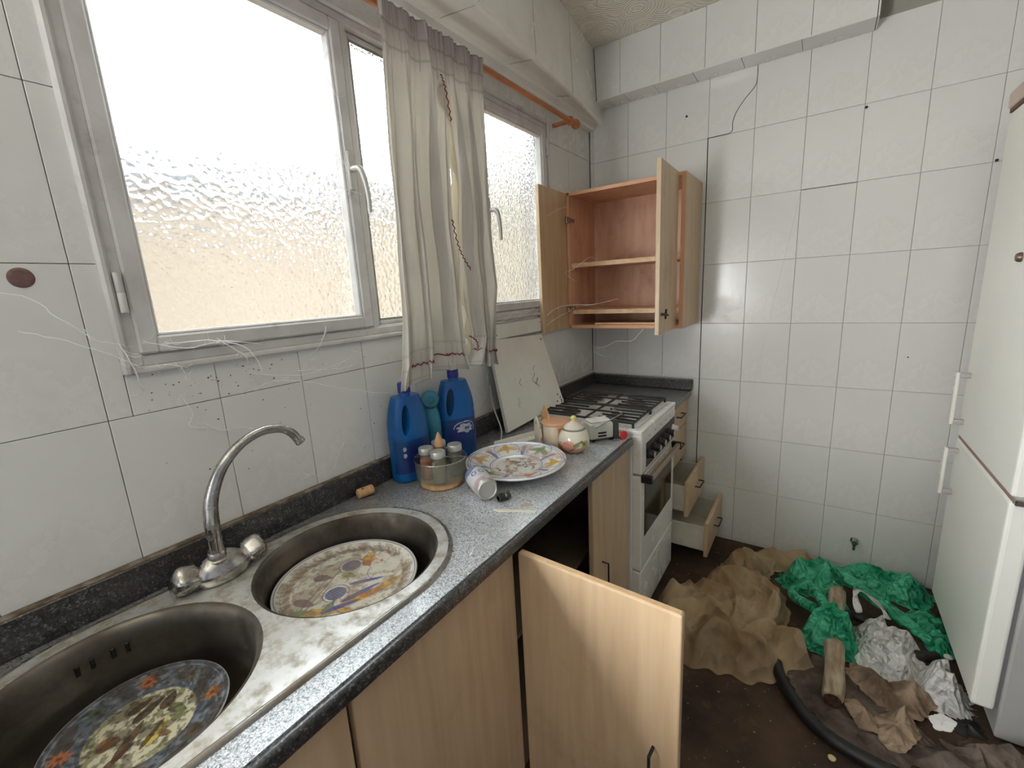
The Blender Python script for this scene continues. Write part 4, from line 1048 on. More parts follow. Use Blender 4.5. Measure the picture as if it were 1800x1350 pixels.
# teal bottle between them
tb_ = empty('teal_bottle'); tag(tb_, 'teal plastic bottle with a round top between the blue bottles', 'bottle')
lathe('body', [(0, 0), (.03, 0), (.032, .004), (.032, .15), (.028, .185), (.022, .2), (0, .2)], M['teal'], tb_, n=32, loc=(.052, 1.040, CZ+.001))
lathe('round_top', [(0, -.012), (.026, -.012), (.031, -.006), (.031, .006), (.026, .011), (.013, .012), (.012, .008), (0, .008)], M['teal'], tb_, n=32, loc=(.054, 1.040, CZ+.232), rot=Vector((.8, -.6, .1)).to_track_quat('Z', 'Y').to_matrix())

# ------------------------------------------------------------------ spice carousel
sc_ = empty('spice_carousel'); tag(sc_, 'clear spice carousel with wooden base and cone, wire ring', 'spice rack')
cx, cy = .190, .928
lathe('wooden_base', [(0, 0), (.062, 0), (.066, .004), (.066, .014), (.060, .018), (0, .018)], M['wood_light'], sc_, n=48, loc=(cx, cy, CZ+.001))
lathe('tub', [(0, .020), (.070, .020), (.0765, .026), (.080, .085), (.0785, .085), (.075, .028), (.069, .0225), (0, .0225)], M['clear'], sc_, n=64, loc=(cx, cy, CZ+.001))
V, F = [], []
tube_geo([(cx+.0805*math.cos(2*PI*i/48), cy+.0805*math.sin(2*PI*i/48), CZ+.087) for i in range(48)], .0019, 8, V, F, closed=True)
for a in (.5, .5+PI/2): tube_geo([(cx+.0795*math.cos(a), cy+.0795*math.sin(a), CZ+.087), (cx-.0795*math.cos(a), cy-.0795*math.sin(a), CZ+.087)], .0015, 6, V, F)
py('wire_ring', V, F, M['chrome'], sc_, True)
tube('post', [(cx, cy, CZ+.0225), (cx, cy, CZ+.125)], .004, M['chrome'], sc_, n=10)
lathe('cone_knob', [(0, 0), (.0135, 0), (.0145, .004), (.012, .018), (.006, .036), (.0015, .045), (0, .0455)], M['wood_light'], sc_, n=24, loc=(cx, cy, CZ+.122))
M['spice_o'] = mat('orange_spice', srgb(196, 92, 40), rough=.8); M['spice_g'] = mat('dried_herbs', srgb(96, 92, 70), srgb(70, 66, 48), rough=.9, scale=60); M['spice_p'] = mat('pale_spice', srgb(142, 122, 108), rough=.9)
for (dx, dy, mm_, lab) in ((.030, -.038, 'spice_p', 'spice jar with pale grey powder, front of the carousel'), (-.026, -.032, 'spice_o', 'spice jar with orange powder, left in the carousel'), (.034, .032, 'spice_g', 'spice jar with dark herbs, right in the carousel'), (-.032, .030, 'spice_g', 'spice jar at the back of the carousel near the wall')):
    e = empty('spice_jar'); z = CZ+.0242
    lathe('jar', [(0, 0), (.0205, 0), (.022, .002), (.022, .076), (.0185, .080), (.0170, .080), (.0205, .074), (.0205, .004), (0, .003)], M['clear'], e, n=32, loc=(cx+dx, cy+dy, z))
    lathe('contents', [(0, .0035), (.0198, .0035), (.0198, .060), (0, .062)], M[mm_], e, n=24, loc=(cx+dx, cy+dy, z))
    lathe('lid', [(0, .0), (.0222, 0), (.0228, .002), (.0228, .016), (.0215, .019), (.008, .0195), (0, .0195)], M['alum'], e, n=36, loc=(cx+dx, cy+dy, z+.081))
    tag(e, lab, 'jar', 'spice jars in the carousel')

# ------------------------------------------------------------------ drink can lying on its side
A, B = Vector((.292, .965, CZ+.034)), Vector((.400, .895, CZ+.034))
ax = (B-A).normalized(); q = ax.to_track_quat('Z', 'Y')
prof = [(0, .004), (.021, .003), (.0255, 0), (.0275, .002), (.033, .011), (.033, .105), (.030, .114), (.0265, .118), (.0255, .1165), (.0245, .113), (0, .112)]
prof = [(r, z*1.06) for r, z in prof]
can = empty('drink_can'); tag(can, 'white and blue drinks can lying on its side on the worktop', 'can')
nt = 160; V, F = [], []
zz = [.0117+(.1113-.0117)*i/90 for i in range(91)]
for z in zz: V += [(.0331*math.cos(2*PI*i/nt), .0331*math.sin(2*PI*i/nt), z) for i in range(nt)]
for j in range(90):
    for i in range(nt): F.append((j*nt+i, j*nt+(i+1) % nt, (j+1)*nt+(i+1) % nt, (j+1)*nt+i))
M['canp'] = vmat('printed_can', .3)
cp = py('printed_sleeve', V, F, M['canp'], can, True)
P = np.array(V); th = np.arctan2(P[:, 1], P[:, 0]); Z = P[:, 2]
rot3 = q.to_matrix(); upl = rot3.inverted() @ Vector((.25, -.45, .86)); a_up = math.atan2(upl.y, upl.x)
s_ = ((th-a_up+PI) % (2*PI)-PI)*.033      # arc length across the face turned upward
C = np.tile(lin((206, 206, 206)), (len(P), 1)).astype(float)
def put(mk, c, a=1.0):
    global C
    mk = np.clip(mk, 0, 1)[:, None]*a; C = C*(1-mk)+lin(c)*mk
put((Z < .030+.010*np.sin(s_*90)).astype(float), (84, 96, 150), .8)
put((Z > .095).astype(float)*(s_ > -.01), (176, 96, 110), .5)
def zero(s0, z0, a, b): r = np.hypot((s_-s0)/a, (Z-z0)/b); return ((r < 1) & (r > .62)).astype(float)
put(zero(-.014, .056, .0085, .0115), (84, 96, 150)); put(zero(.010, .056, .0085, .0115), (84, 96, 150)); put((np.hypot(s_+.002, Z-.047) < .002).astype(float), (112, 122, 160))
put(((np.abs(s_) < .014) & (np.abs(Z-.071) < .0015)).astype(float)*(np.sin(s_*2200) > -.3), (120, 128, 150), .8)
put(((np.abs(s_) < .010) & (np.abs(Z-.078) < .0012)).astype(float)*(np.sin(s_*2500) > -.3), (120, 128, 150), .8)
col_attr(cp, C)
lathe('can_shell', [(r, z) for r, z in prof], M['alum'], can, n=48)
can.location = A; can.rotation_mode = 'QUATERNION'; can.rotation_quaternion = q

# small pipe fitting, plastic knife, cork
pf = empty('pipe_fitting'); tag(pf, 'small dark metal pipe fitting beside the can', 'fitting')
q2 = Vector((.35, .93, .02)).normalized().to_track_quat('Z', 'Y').to_matrix()
M['gun'] = mat('dark_metal', srgb(96, 94, 88), srgb(54, 52, 48), rough=.35, metal=.8, scale=60)
lathe('barrel', [(.007, 0), (.0105, 0), (.0115, .002), (.0115, .016), (.009, .018), (.009, .021), (.0115, .023), (.0115, .036), (.008, .038), (.0, .038)], M['gun'], pf, n=24, loc=(.425, .905, CZ+.0125), rot=q2)
tube('spur', [(.434, .925, CZ+.014), (.446, .922, CZ+.012)], .006, M['gun'], pf, n=10)
kf = slab('plastic_knife', [(.437, .862), (.455, .872), (.50, .894), (.545, .912), (.549, .908), (.548, .903), (.50, .882), (.46, .861)], [], CZ+.0006, CZ+.003, mat('ivory_plastic', srgb(214, 208, 190), rough=.4))
tag(kf, 'ivory plastic knife lying near the worktop edge', 'knife')
ck = empty('wooden_peg'); tag(ck, 'pale wooden cylinder with a hole lying by the upstand', 'wood piece')
q3 = Vector((.22, .97, .02)).normalized().to_track_quat('Z', 'Y').to_matrix()
lathe('barrel', [(0, 0), (.0125, 0), (.0145, .002), (.0145, .046), (.0125, .048), (0, .048)], M['wood_light'], ck, n=28, loc=(.045, .722, CZ+.016), rot=q3)
lathe('hole', [(0, .0004), (.003, .0004), (.003, 0)], M['black'], ck, n=12, loc=(.0535, .735, CZ+.0300), rot=Vector((.5, 0, .86)).to_track_quat('Z', 'Y').to_matrix())
sh_ = slab('glass_splinter', [(.492, .700), (.497, .690), (.508, .668), (.506, .662), (.502, .676)], [], CZ+.0075, CZ+.009, M['paper'])
tag(sh_, 'tiny white splinter on the front rim of the sink', 'splinter')
sh_.location.z = -.0065; sh_.location.x = .014
lq = slab('paper_label', [(.40, .955), (.425, .975), (.435, .965), (.41, .945)], [], CZ+.0004, CZ+.001, mat('tan_scrap', srgb(176, 150, 130), rough=.8))
tag(lq, 'small tan paper scrap on the worktop between can and edge', 'paper scrap'); lq.location = (.085, -.03, 0)

# ------------------------------------------------------------------ sugar bowl
sg = empty('sugar_bowl'); tag(sg, 'round painted sugar bowl with yellow knob on the worktop', 'sugar bowl')
nt = 140; prof = []
for i in range(80):
    t = i/79; a = -1.10+2.02*t; prof.append((.056*math.cos(a), .050+.054*math.sin(a)))
z0 = prof[0][1]; prof = [(r, z-z0) for r, z in prof]; ztop = prof[-1][1]; V, F = [], []
prof = [(0, 0)]+prof+[(prof[-1][0]-.004, ztop)]
for r, z in prof: V += [(max(r, .0005)*math.cos(2*PI*i/nt), max(r, .0005)*math.sin(2*PI*i/nt), z) for i in range(nt)]
for j in range(len(prof)-1):
    for i in range(nt): F.append((j*nt+i, j*nt+(i+1) % nt, (j+1)*nt+(i+1) % nt, (j+1)*nt+i))
sgb = py('bowl', V, F, M['ceramic'], sg, True)
P = np.array(V); TH_ = np.arctan2(P[:, 1], P[:, 0]); th0 = math.atan2(-1.38, .69)
S2 = np.stack([((TH_-th0+PI) % (2*PI)-PI)*.056, P[:, 2]], 1)
ops = [(ell(-.024, .030, .030, .024, .5), (216, 148, 120), .9), (ell(.016, .012, .034, .016, .1), (206, 150, 110), .8), (ell(.045, .032, .016, .022, 0), (190, 160, 80), .85), (leaf(.012, .044, .018, .006, .5), (120, 124, 70), .9), (leaf(.034, .046, .016, .006, 2.4), (110, 116, 60), .9),
       (seg(-.02, .016, .022, .04, .0026), (92, 66, 44), .85), (seg(-.045, .048, -.01, .040, .002), (110, 80, 70), .6), (leaf(-.06, .03, .02, .012, 1.2), (200, 130, 100), .8), (lambda P: (np.abs(P[:, 1]-ztop+.004) < .0016).astype(float), (84, 100, 90), .9)]
C = np.tile(lin((216, 208, 190)), (len(P), 1)).astype(float)
for fn, c, a in ops:
    mk = np.clip(fn(S2), 0, 1)[:, None]*a; C = C*(1-mk)+lin(c)*mk
mk = (np.clip((.018-S2[:, 1])/.018, 0, 1))[:, None]*.6; C = C*(1-mk)+lin((196, 130, 96))*mk
col_attr(sgb, C)
lid = lathe('lid', [(0, 0), (.0345, -.001), (.037, .001), (.036, .004), (.026, .013), (.014, .020), (.009, .024), (0, .024)], mat('cream_glaze', srgb(214, 202, 186), rough=.25), sg, n=48, loc=(0, 0, ztop))
lathe('knob', [(0, 0), (.007, 0), (.006, .004), (.0105, .010), (.0105, .015), (.006, .020), (0, .021)], mat('yellow_glaze', srgb(214, 204, 120), rough=.25), lid, n=24, loc=(0, 0, ztop+.022))
sg.location = (.437, 1.355, CZ+.001)

# ------------------------------------------------------------------ salt pot with wooden lid and back plate
so = empty('salt_pot'); tag(so, 'cream salt pot with round wooden lid and pointed back plate', 'pot')
px_, py_ = .362, 1.360
lathe('pot', [(0, 0), (.044, 0), (.046, .003), (.0475, .09), (.045, .094), (.042, .09), (.040, .006), (0, .006)], mat('cream_pot', srgb(206, 194, 170), srgb(192, 178, 152), rough=.4, scale=8), so, n=48, loc=(px_, py_, CZ+.001))
lathe('wooden_lid', [(0, 0), (.051, 0), (.053, .002), (.053, .007), (.050, .010), (0, .011)], mat('terracotta_wood', srgb(214, 160, 122), srgb(200, 146, 108), rough=.5, scale=10), so, n=48, loc=(px_, py_, CZ+.0965))
wrap = lathe('brown_stripe', [(.0478, .004), (.0486, .006), (.0494, .086), (.0485, .088)], mat('brown_glaze', srgb(166, 96, 56), rough=.3), so, n=48, loc=(px_, py_, CZ+.001))
bmx = bmesh.new(); bmx.from_mesh(wrap.data)
bmesh.ops.delete(bmx, geom=[f for f in bmx.faces if not (-.95 < math.atan2(f.calc_center_median().y-py_, f.calc_center_median().x-px_) < -.15)], context='FACES'); bmx.to_mesh(wrap.data); bmx.free()
def plate_poly(name, pts2, th, mtx, m, parent):
    n = len(pts2); bm = bmesh.new()
    a = [bm.verts.new(mtx @ Vector((x, 0, z))) for x, z in pts2]; b = [bm.verts.new(mtx @ Vector((x, th, z))) for x, z in pts2]
    bm.faces.new(a[::-1]); bm.faces.new(b)
    for i in range(n): bm.faces.new((a[i], a[(i+1) % n], b[(i+1) % n], b[i]))
    return from_bm(name, bm, m, parent)
mtx = Matrix.Translation((px_-.052, py_+.010, CZ+.001)) @ Matrix.Rotation(-.62, 4, 'Z')
plate_poly('back_plate', [(-.035, 0), (.035, 0), (.035, .10), (.022, .13), (.006, .152), (-.006, .152), (-.020, .132), (-.035, .108)], .006, mtx, M['wood_light'], so)
mtx2 = Matrix.Translation((px_-.072, py_-.022, CZ+.001)) @ Matrix.Rotation(-.62, 4, 'Z')
wp = plate_poly('side_plate', [(-.02, 0), (.025, 0), (.025, .085), (.012, .108), (-.004, .118), (-.012, .112), (-.02, .095)], .005, mtx2, mat('whitewashed_wood', srgb(206, 196, 176), rough=.6), so)
lathe('hole', [(0, .0003), (.0036, .0003), (.0036, 0)], M['black'], so, n=12, loc=mtx2 @ Vector((.0, -.0004, .092)), rot=(mtx2.to_3x3() @ Vector((0, -1, 0))).to_track_quat('Z', 'Y').to_matrix())

# ------------------------------------------------------------------ cream appliance with bail handle
ap = empty('small_appliance'); tag(ap, 'small cream box appliance with dark side and wire handle', 'appliance')
mt = Matrix.Translation((.470, 1.525, CZ+.001)) @ Matrix.Rotation(math.radians(48), 4, 'Z')
box('housing', (-.062, -.034, .008), (.036, .040, .072), mat('cream_plastic', srgb(206, 206, 194), srgb(190, 190, 176), rough=.35, scale=9), ap, bev=.010, seg=4, mtx=mt, smooth=True)
box('tank', (-.056, -.024, .070), (.030, .032, .080), M['enamel'], ap, bev=.006, seg=3, mtx=mt)
box('dark_side', (.036, -.034, .004), (.056, .040, .076), mat('charcoal_plastic', srgb(58, 60, 58), rough=.5), ap, bev=.003, seg=2, mtx=mt)
for z in (.034, .022): box('slot', (-.030, -.0352, z-.003), (.004, -.0338, z+.004), M['black'], ap, bev=.0004, mtx=mt)
tube('wire_handle', [mt @ Vector(p) for p in ((-.045, -.038, .060), (-.030, -.042, .066), (.055, -.044, .100), (.064, -.03, .104), (.060, .03, .104))], .0022, M['chrome'], ap, n=8, sm=4)
box('foot', (.030, -.040, 0), (.050, .042, .006), M['chrome'], ap, bev=.001, mtx=mt)
box('foot', (-.055, -.030, 0), (-.04, .035, .009), M['black'], ap, bev=.001, mtx=mt)
# red capped tube on its side
rt = empty('small_tube'); tag(rt, 'small red and white tube lying beside the cooker', 'tube')
q4 = Vector((.86, -.5, 0)).normalized().to_track_quat('Z', 'Y').to_matrix()
lathe('tube_body', [(0, 0), (.011, 0), (.0125, .004), (.014, .034), (0, .034)], mat('pink_print', srgb(214, 120, 120), srgb(222, 200, 196), rough=.4, scale=90), rt, n=24, loc=(.515, 1.572, CZ+.017), rot=q4)
lathe('cap', [(0, 0), (.0155, 0), (.016, .002), (.016, .008), (0, .009)], mat('red_cap', srgb(196, 48, 56), rough=.4), rt, n=24, loc=Vector((.515, 1.572, CZ+.017))+q4 @ Vector((0, 0, .034)), rot=q4)
# white tray edge with a crumpled wrapper behind the plate
ty = empty('white_tray'); tag(ty, 'narrow white plastic tray behind the painted plate', 'tray')
mt = Matrix.Translation((.215, 1.36, CZ+.001)) @ Matrix.Rotation(math.radians(68), 4, 'Z')
bm = bmesh.new(); bm_box((-.115, -.03, 0), (.115, .03, .003), .001, bm, mtx=mt); bm_box((-.115, .027, .0), (.115, .031, .020), .0015, bm, mtx=mt); bm_box((-.115, -.031, 0), (.115, -.027, .012), .001, bm, mtx=mt)
bm_box((-.117, -.031, 0), (-.113, .031, .016), .001, bm, mtx=mt); bm_box((.113, -.031, 0), (.117, .031, .016), .001, bm, mtx=mt)
from_bm('tray', bm, M['enamel'], ty)

# ------------------------------------------------------------------ crumpled things on the floor
def folds(seed, nf, fmin, fmax):
    rn = random.Random(int(seed*100)); L = []
    for i in range(nf):
        a = rn.uniform(0, PI); f = fmin*(fmax/fmin)**(i/max(1, nf-1)); L.append((math.cos(a)*f, math.sin(a)*f, rn.uniform(0, 1), (fmin/f)**.55, i*5.1+seed))
    def F(x, y):
        v = []
        for a, b, p, w_, sd in L:
            t = x*a+y*b+p+.7*noise.noise(Vector((x*2.6, y*2.6, sd)))
            t -= math.floor(t); env = max(0, .62+.9*noise.noise(Vector((x*4+7, y*4, sd))))
            v.append(w_*env*(1-abs(2*t-1))**1.5)
        v.sort()
        return v[-1]+.35*v[-2]
    return F
def crumple(name, poly, h, seed, m, z0=.002, nr=34, nt=150, freq=9, base=.25, rag=.012, solid=.0012, lift=0, ctr=None, aniso=(1, 1), wd=.07):
    """star-shaped crumpled sheet: outline in world xy, ridged folds rising to h"""
    P = [Vector((x, y, 0)) for x, y in poly]; n = len(P)
    c = Vector((sum(p.x for p in P)/n, sum(p.y for p in P)/n, 0)) if ctr is None else Vector((*ctr, 0))
    def hit(a):
        d = Vector((math.cos(a), math.sin(a), 0)); best = .02
        for i in range(n):
            p, q = P[i]-c, P[(i+1) % n]-c; e = q-p
            den = d.x*e.y-d.y*e.x
            if abs(den) < 1e-9: continue
            t = (p.x*e.y-p.y*e.x)/den; s = (p.x*d.y-p.y*d.x)/den
            if t > 0 and -1e-6 <= s <= 1+1e-6: best = max(best, t)
        return best
    R = [hit(2*PI*k/nt) for k in range(nt)]
    FF = folds(seed, 6, freq*.45, freq*1.6)
    R = [(R[k-1]+2*R[k]+R[(k+1) % nt])/4 for k in range(nt)]
    V, F = [], []
    for j in range(nr+1):
        for k in range(nt):
            a = 2*PI*k/nt; r = j/nr
            rr = R[k]*r*(1+rag/max(R[k], .03)*noise.noise(Vector((math.cos(a)*6, math.sin(a)*6, seed)))*r)
            x, y = c.x+rr*math.cos(a), c.y+rr*math.sin(a)
            q = Vector((x*freq*aniso[0], y*freq*aniso[1], seed))
            w_ = Vector((noise.noise(q*.6+Vector((5, 1, 0))), noise.noise(q*.6+Vector((1, 7, 3))), 0))*1.1
            f1 = 1-abs(noise.noise(q+w_))*2.2
            f2 = 1-abs(noise.noise(q*2.1+w_*1.4+Vector((3, 3, 8))))*2.2
            f3 = noise.noise(q*.45+Vector((9, 2, 4)))
            ed = min(1, (1-r)*R[k]/wd); ed = ed*ed*(3-2*ed)
            zz_ = h*(ed*(base*.4+1.0*FF(x, y)+.25*f3+.08*max(0, f2))+.05*(1-r)**.3*abs(noise.noise(q*1.5)))
            x += .004*f2*ed; y += .008*noise.noise(q*1.7)*ed
            V.append((x, y, z0+max(.0005, zz_)+lift*ed))
    for j in range(nr):
        for k in range(nt):
            if j == 0: F.append((k, (k+1) % nt, nt+(k+1) % nt, nt+k)) if False else None
            F.append((j*nt+k, j*nt+(k+1) % nt, (j+1)*nt+(k+1) % nt, (j+1)*nt+k))
    F = [f for f in F if f]
    # weld the centre
    bm = bmesh.new(); me = bpy.data.meshes.new('c'); me.from_pydata(V, [], F); bm.from_mesh(me); bpy.data.meshes.remove(me)
    bmesh.ops.remove_doubles(bm, verts=bm.verts, dist=.0004)
    o = from_bm(name, bm, m, None, True)
    if o.data.polygons[len(o.data.polygons)//2].normal.z < 0: o.data.flip_normals()
    s = o.modifiers.new('thickness', 'SOLIDIFY'); s.thickness = solid; s.offset = -1
    return o
def twist(name, path, r, seed, m, z=.03, flat=.55, n=22, sm_=10, rough=.45):
    P = smooth_path([Vector(p) for p in path], sm_); V, F = [], []; N = len(P)
    for i, p in enumerate(P):
        d = (P[min(i+1, N-1)]-P[max(i-1, 0)]).normalized(); s = Vector((-d.y, d.x, 0)).normalized(); up = Vector((0, 0, 1))
        t = i/(N-1); rr = r*(.55+.45*math.sin(PI*min(1, max(0, t*.9+.08))))*(1+.25*noise.noise(Vector((i*.2, seed, 0))))
        for k in range(n):
            a = 2*PI*k/n
            q = Vector((math.cos(a)*1.6, math.sin(a)*1.6+i*.07, seed+i*.05)); w_ = 1-rough*abs(noise.noise(q*1.7))*2+.15*noise.noise(q*4)
            V.append(p+(s*math.cos(a)+up*math.sin(a)*flat)*rr*w_)
    for i in range(N-1):
        for k in range(n): F.append((i*n+k, i*n+(k+1) % n, (i+1)*n+(k+1) % n, (i+1)*n+k))
    F.append(tuple(range(n))[::-1]); F.append(tuple((N-1)*n+k for k in range(n)))
    o = py(name, V, F, m, None, True); return o

FL = dict(
brown_main=[(.612, 1.824), (.632, 1.897), (.698, 1.961), (.760, 2.060), (.894, 2.189), (.994, 2.203), (1.108, 2.106), (1.118, 1.918), (1.114, 1.809), (1.162, 1.787), (1.221, 1.73), (1.124, 1.633), (1.058, 1.565), (.952, 1.529), (.83, 1.502), (.732, 1.512), (.639, 1.628)],
brown_back=[(.88, 2.27), (.92, 2.40), (.99, 2.46), (1.12, 2.475), (1.22, 2.47), (1.2, 2.36), (1.07, 2.30), (.966, 2.24)],
brown_mid=[(.79, 2.16), (.84, 2.30), (.94, 2.36), (1.04, 2.27), (1.012, 2.168), (.958, 2.112), (.897, 2.039), (.83, 2.08)],
g1=[(1.047, 2.23), (1.095, 2.334), (1.164, 2.401), (1.258, 2.45), (1.325, 2.403), (1.308, 2.256), (1.329, 2.153), (1.245, 2.142), (1.192, 2.168), (1.104, 2.173)],
g2=[(1.269, 2.42), (1.36, 2.47), (1.443, 2.48), (1.509, 2.48), (1.60, 2.47), (1.655, 2.42), (1.629, 2.34), (1.552, 2.29), (1.479, 2.31), (1.397, 2.31), (1.315, 2.34)],
g3=[(1.523, 2.256), (1.60, 2.33), (1.66, 2.25), (1.66, 2.05), (1.591, 1.99), (1.553, 2.10)],
g5l=[(1.150, 1.868), (1.182, 1.965), (1.244, 2.01), (1.301, 2.009), (1.356, 1.984), (1.36, 1.884), (1.335, 1.823), (1.261, 1.796), (1.195, 1.814)],
w1=[(1.335, 2.02), (1.36, 2.075), (1.41, 2.09), (1.453, 2.063), (1.516, 2.049), (1.557, 2.005), (1.522, 1.892), (1.514, 1.816), (1.467, 1.763), (1.423, 1.776), (1.385, 1.811), (1.347, 1.833), (1.334, 1.87)],
w2=[(1.535, 1.95), (1.588, 1.948), (1.633, 1.90), (1.650, 1.833), (1.636, 1.75), (1.599, 1.724), (1.567, 1.739), (1.534, 1.734), (1.495, 1.76), (1.487, 1.827)],
r1=[(1.294, 1.774), (1.338, 1.822), (1.4, 1.785), (1.483, 1.782), (1.56, 1.767), (1.502, 1.652), (1.426, 1.646), (1.344, 1.671)],
r2=[(1.289, 1.611), (1.329, 1.633), (1.376, 1.577), (1.379, 1.525), (1.33, 1.51)],
r3=[(1.381, 1.509), (1.373, 1.594), (1.435, 1.663), (1.47, 1.671), (1.488, 1.583), (1.437, 1.495), (1.402, 1.482)],
r4=[(1.47, 1.50), (1.52, 1.587), (1.59, 1.65), (1.657, 1.672), (1.75, 1.66), (1.80, 1.55), (1.74, 1.36), (1.64, 1.34), (1.54, 1.42)],
r0=[(1.20, 1.80), (1.30, 1.80), (1.42, 1.70), (1.52, 1.60), (1.46, 1.46), (1.36, 1.43), (1.25, 1.46), (1.16, 1.56), (1.13, 1.66)])
o = crumple('brown_sacking', FL['brown_main'], .135, 1.7, M['cloth'], nr=56, nt=260, freq=4.6, base=.28, rag=.03, aniso=(1.2, .8)); tag(o, 'large heap of brown gauze sacking on the floor before the drawers', 'sacking')
o = crumple('brown_sacking', FL['brown_back'], .065, 4.4, M['cloth'], nr=30, nt=120, freq=7, rag=.02, aniso=(.8, 1.4)); tag(o, 'brown gauze sacking crumpled against the far wall, beside green plastic', 'sacking')
o = crumple('brown_sacking', FL['brown_mid'], .115, 6.1, M['cloth'], z0=.003, nr=36, nt=140, freq=6, rag=.02, lift=.02); tag(o, 'folded brown gauze sacking between the drawers and the green plastic', 'sacking')
o = crumple('green_plastic_bag', FL['g1'], .10, 2.2, M['green'], nr=44, nt=170, freq=9, rag=.02, aniso=(.8, 1.5)); tag(o, 'green plastic bag crumpled behind the wooden post', 'plastic bag')
o = crumple('green_plastic_bag', FL['g2'], .09, 8.2, M['green'], nr=40, nt=190, freq=9, rag=.02, aniso=(.6, 1.7)); tag(o, 'green plastic bag stretched along the far wall towards the fridge', 'plastic bag')
o = crumple('green_plastic_bag', FL['g3'], .05, 5.5, M['green'], nr=30, nt=120, freq=11, rag=.015); tag(o, 'green plastic bag lying flat against the fridge door', 'plastic bag')
o = twist('green_plastic_strip', [(1.27, 2.35, .075), (1.335, 2.27, .078), (1.41, 2.18, .075), (1.47, 2.13, .065), (1.53, 2.085, .05), (1.575, 2.05, .032)], .034, 3.3, M['green'], flat=.7); tag(o, 'twisted strip of green plastic in front of the white bag', 'plastic strip')
o = crumple('green_plastic_bag', FL['g5l'], .13, 9.6, M['green'], z0=.004, nr=44, nt=170, freq=11, base=.42, rag=.012, lift=.035); tag(o, 'knotted bright green plastic bag lying over the wooden post', 'plastic bag')
tube('twisted_neck', smooth_path([(1.20, 1.95, .10), (1.165, 1.99, .085), (1.137, 2.045, .06), (1.126, 2.095, .05), (1.145, 2.13, .06), (1.185, 2.125, .08), (1.215, 2.07, .085), (1.245, 1.985, .09)], 8), .020, M['green'], o, n=14)
po = empty('wooden_post'); tag(po, 'weathered round wooden post on the floor under green plastic', 'post')
V, F = [], []; A, B = Vector((1.262, 1.575, .036)), Vector((1.283, 2.17, .062)); n = 40
for i in range(n+1):
    p = A.lerp(B, i/n); p.x += .004*math.sin(i*.2)
    for k in range(18):
        a = 2*PI*k/18; rr = .031*(1+.10*noise.noise(Vector((math.cos(a)*2, math.sin(a)*2, i*.15))))*(.9 if i == 0 else 1)
        V.append((p.x+rr*math.cos(a), p.y+(.012*noise.noise(Vector((a, 3, 0))) if i in (0, 1) else 0), p.z+rr*math.sin(a)))
for i in range(n):
    for k in range(18): F.append((i*18+k, i*18+(k+1) % 18, (i+1)*18+(k+1) % 18, (i+1)*18+k))
F.append(tuple(range(18))[::-1]); F.append(tuple(n*18+k for k in range(18)))
py('shaft', V, F, M['log'], po, True)
lathe('burnt_end', [(0, 0), (.024, 0), (.026, .003), (0, .004)], mat('rotten_core', srgb(40, 26, 18), srgb(90, 60, 40), rough=1, scale=60), po, n=18, loc=(1.262, 1.5695, .036), rot=Matrix.Rotation(PI/2, 3, 'X'))
wb = crumple('white_plastic_bag', FL['w1'], .10, 3.9, M['whiteplastic'], z0=.003, nr=44, nt=170, freq=10, rag=.02, lift=.02); tag(wb, 'white carrier bag with a looped handle beside the green knot', 'plastic bag')
V, F = [], []
lp = smooth_path([(1.352, 2.02, .09), (1.340, 2.08, .115), (1.350, 2.13, .12), (1.385, 2.13, .11), (1.425, 2.085, .10), (1.442, 2.04, .085)], 8)
for i, p in enumerate(lp):
    wv = .010+.003*math.sin(i*.5)
    d = (lp[min(i+1, len(lp)-1)]-lp[max(i-1, 0)]).normalized(); s = d.cross(Vector((0, 0, 1))).normalized()
    V += [p-s*wv, p, p+s*wv+Vector((0, 0, .006)), ]
for i in range(len(lp)-1):
    for k in range(2): F.append((i*3+k, i*3+k+1, (i+1)*3+k+1, (i+1)*3+k))
hd = py('bag_handle', V, F, M['whiteplastic'], wb, True); s_m = hd.modifiers.new('t', 'SOLIDIFY'); s_m.thickness = .0012
o = crumple('white_plastic_bag', FL['w2'], .085, 7.4, M['whiteplastic'], nr=40, nt=150, freq=12, rag=.015, base=.35); tag(o, 'white plastic bag crumpled against the bottom corner of the fridge', 'plastic bag')
o = crumple('dusty_rag', FL['r0'], .018, 2.9, M['greyrag'], nr=40, nt=150, freq=9, rag=.03); tag(o, 'flat grey brown cloth under the other rags beside the hose', 'rag')
o = crumple('dusty_rag', FL['r1'], .06, 5.2, M['rag'], z0=.012, nr=36, nt=140, freq=9, rag=.02, aniso=(.6, 1.6)); tag(o, 'dusty beige rag in front of the white carrier bag', 'rag')
o = crumple('dusty_rag', FL['r2'], .035, 1.1, M['rag'], z0=.022, nr=20, nt=80, freq=8, rag=.004); tag(o, 'small stiff pinkish beige rag beside the black hose', 'rag')
o = crumple('dusty_rag', FL['r3'], .06, 8.8, M['rag'], z0=.014, nr=32, nt=120, freq=11, rag=.005); tag(o, 'beige rag with sharp folds between hose and white paper', 'rag')
o = crumple('dusty_rag', FL['r4'], .075, 3.4, M['greyrag'], z0=.003, nr=44, nt=170, freq=8, rag=.03); tag(o, 'grey brown rag heap at the foot of the fridge', 'rag')
hs = tube('rubber_hose', [(1.095, 1.66, .026), (1.108, 1.612, .023), (1.137, 1.554, .022), (1.182, 1.486, .022), (1.245, 1.436, .023), (1.315, 1.412, .023), (1.395, 1.40, .023), (1.462, 1.385, .023), (1.54, 1.33, .023), (1.62, 1.22, .023)], .020, M['hose'], None, n=18, sm=8)
tag(hs, 'black rubber hose curving across the dirty floor', 'hose')
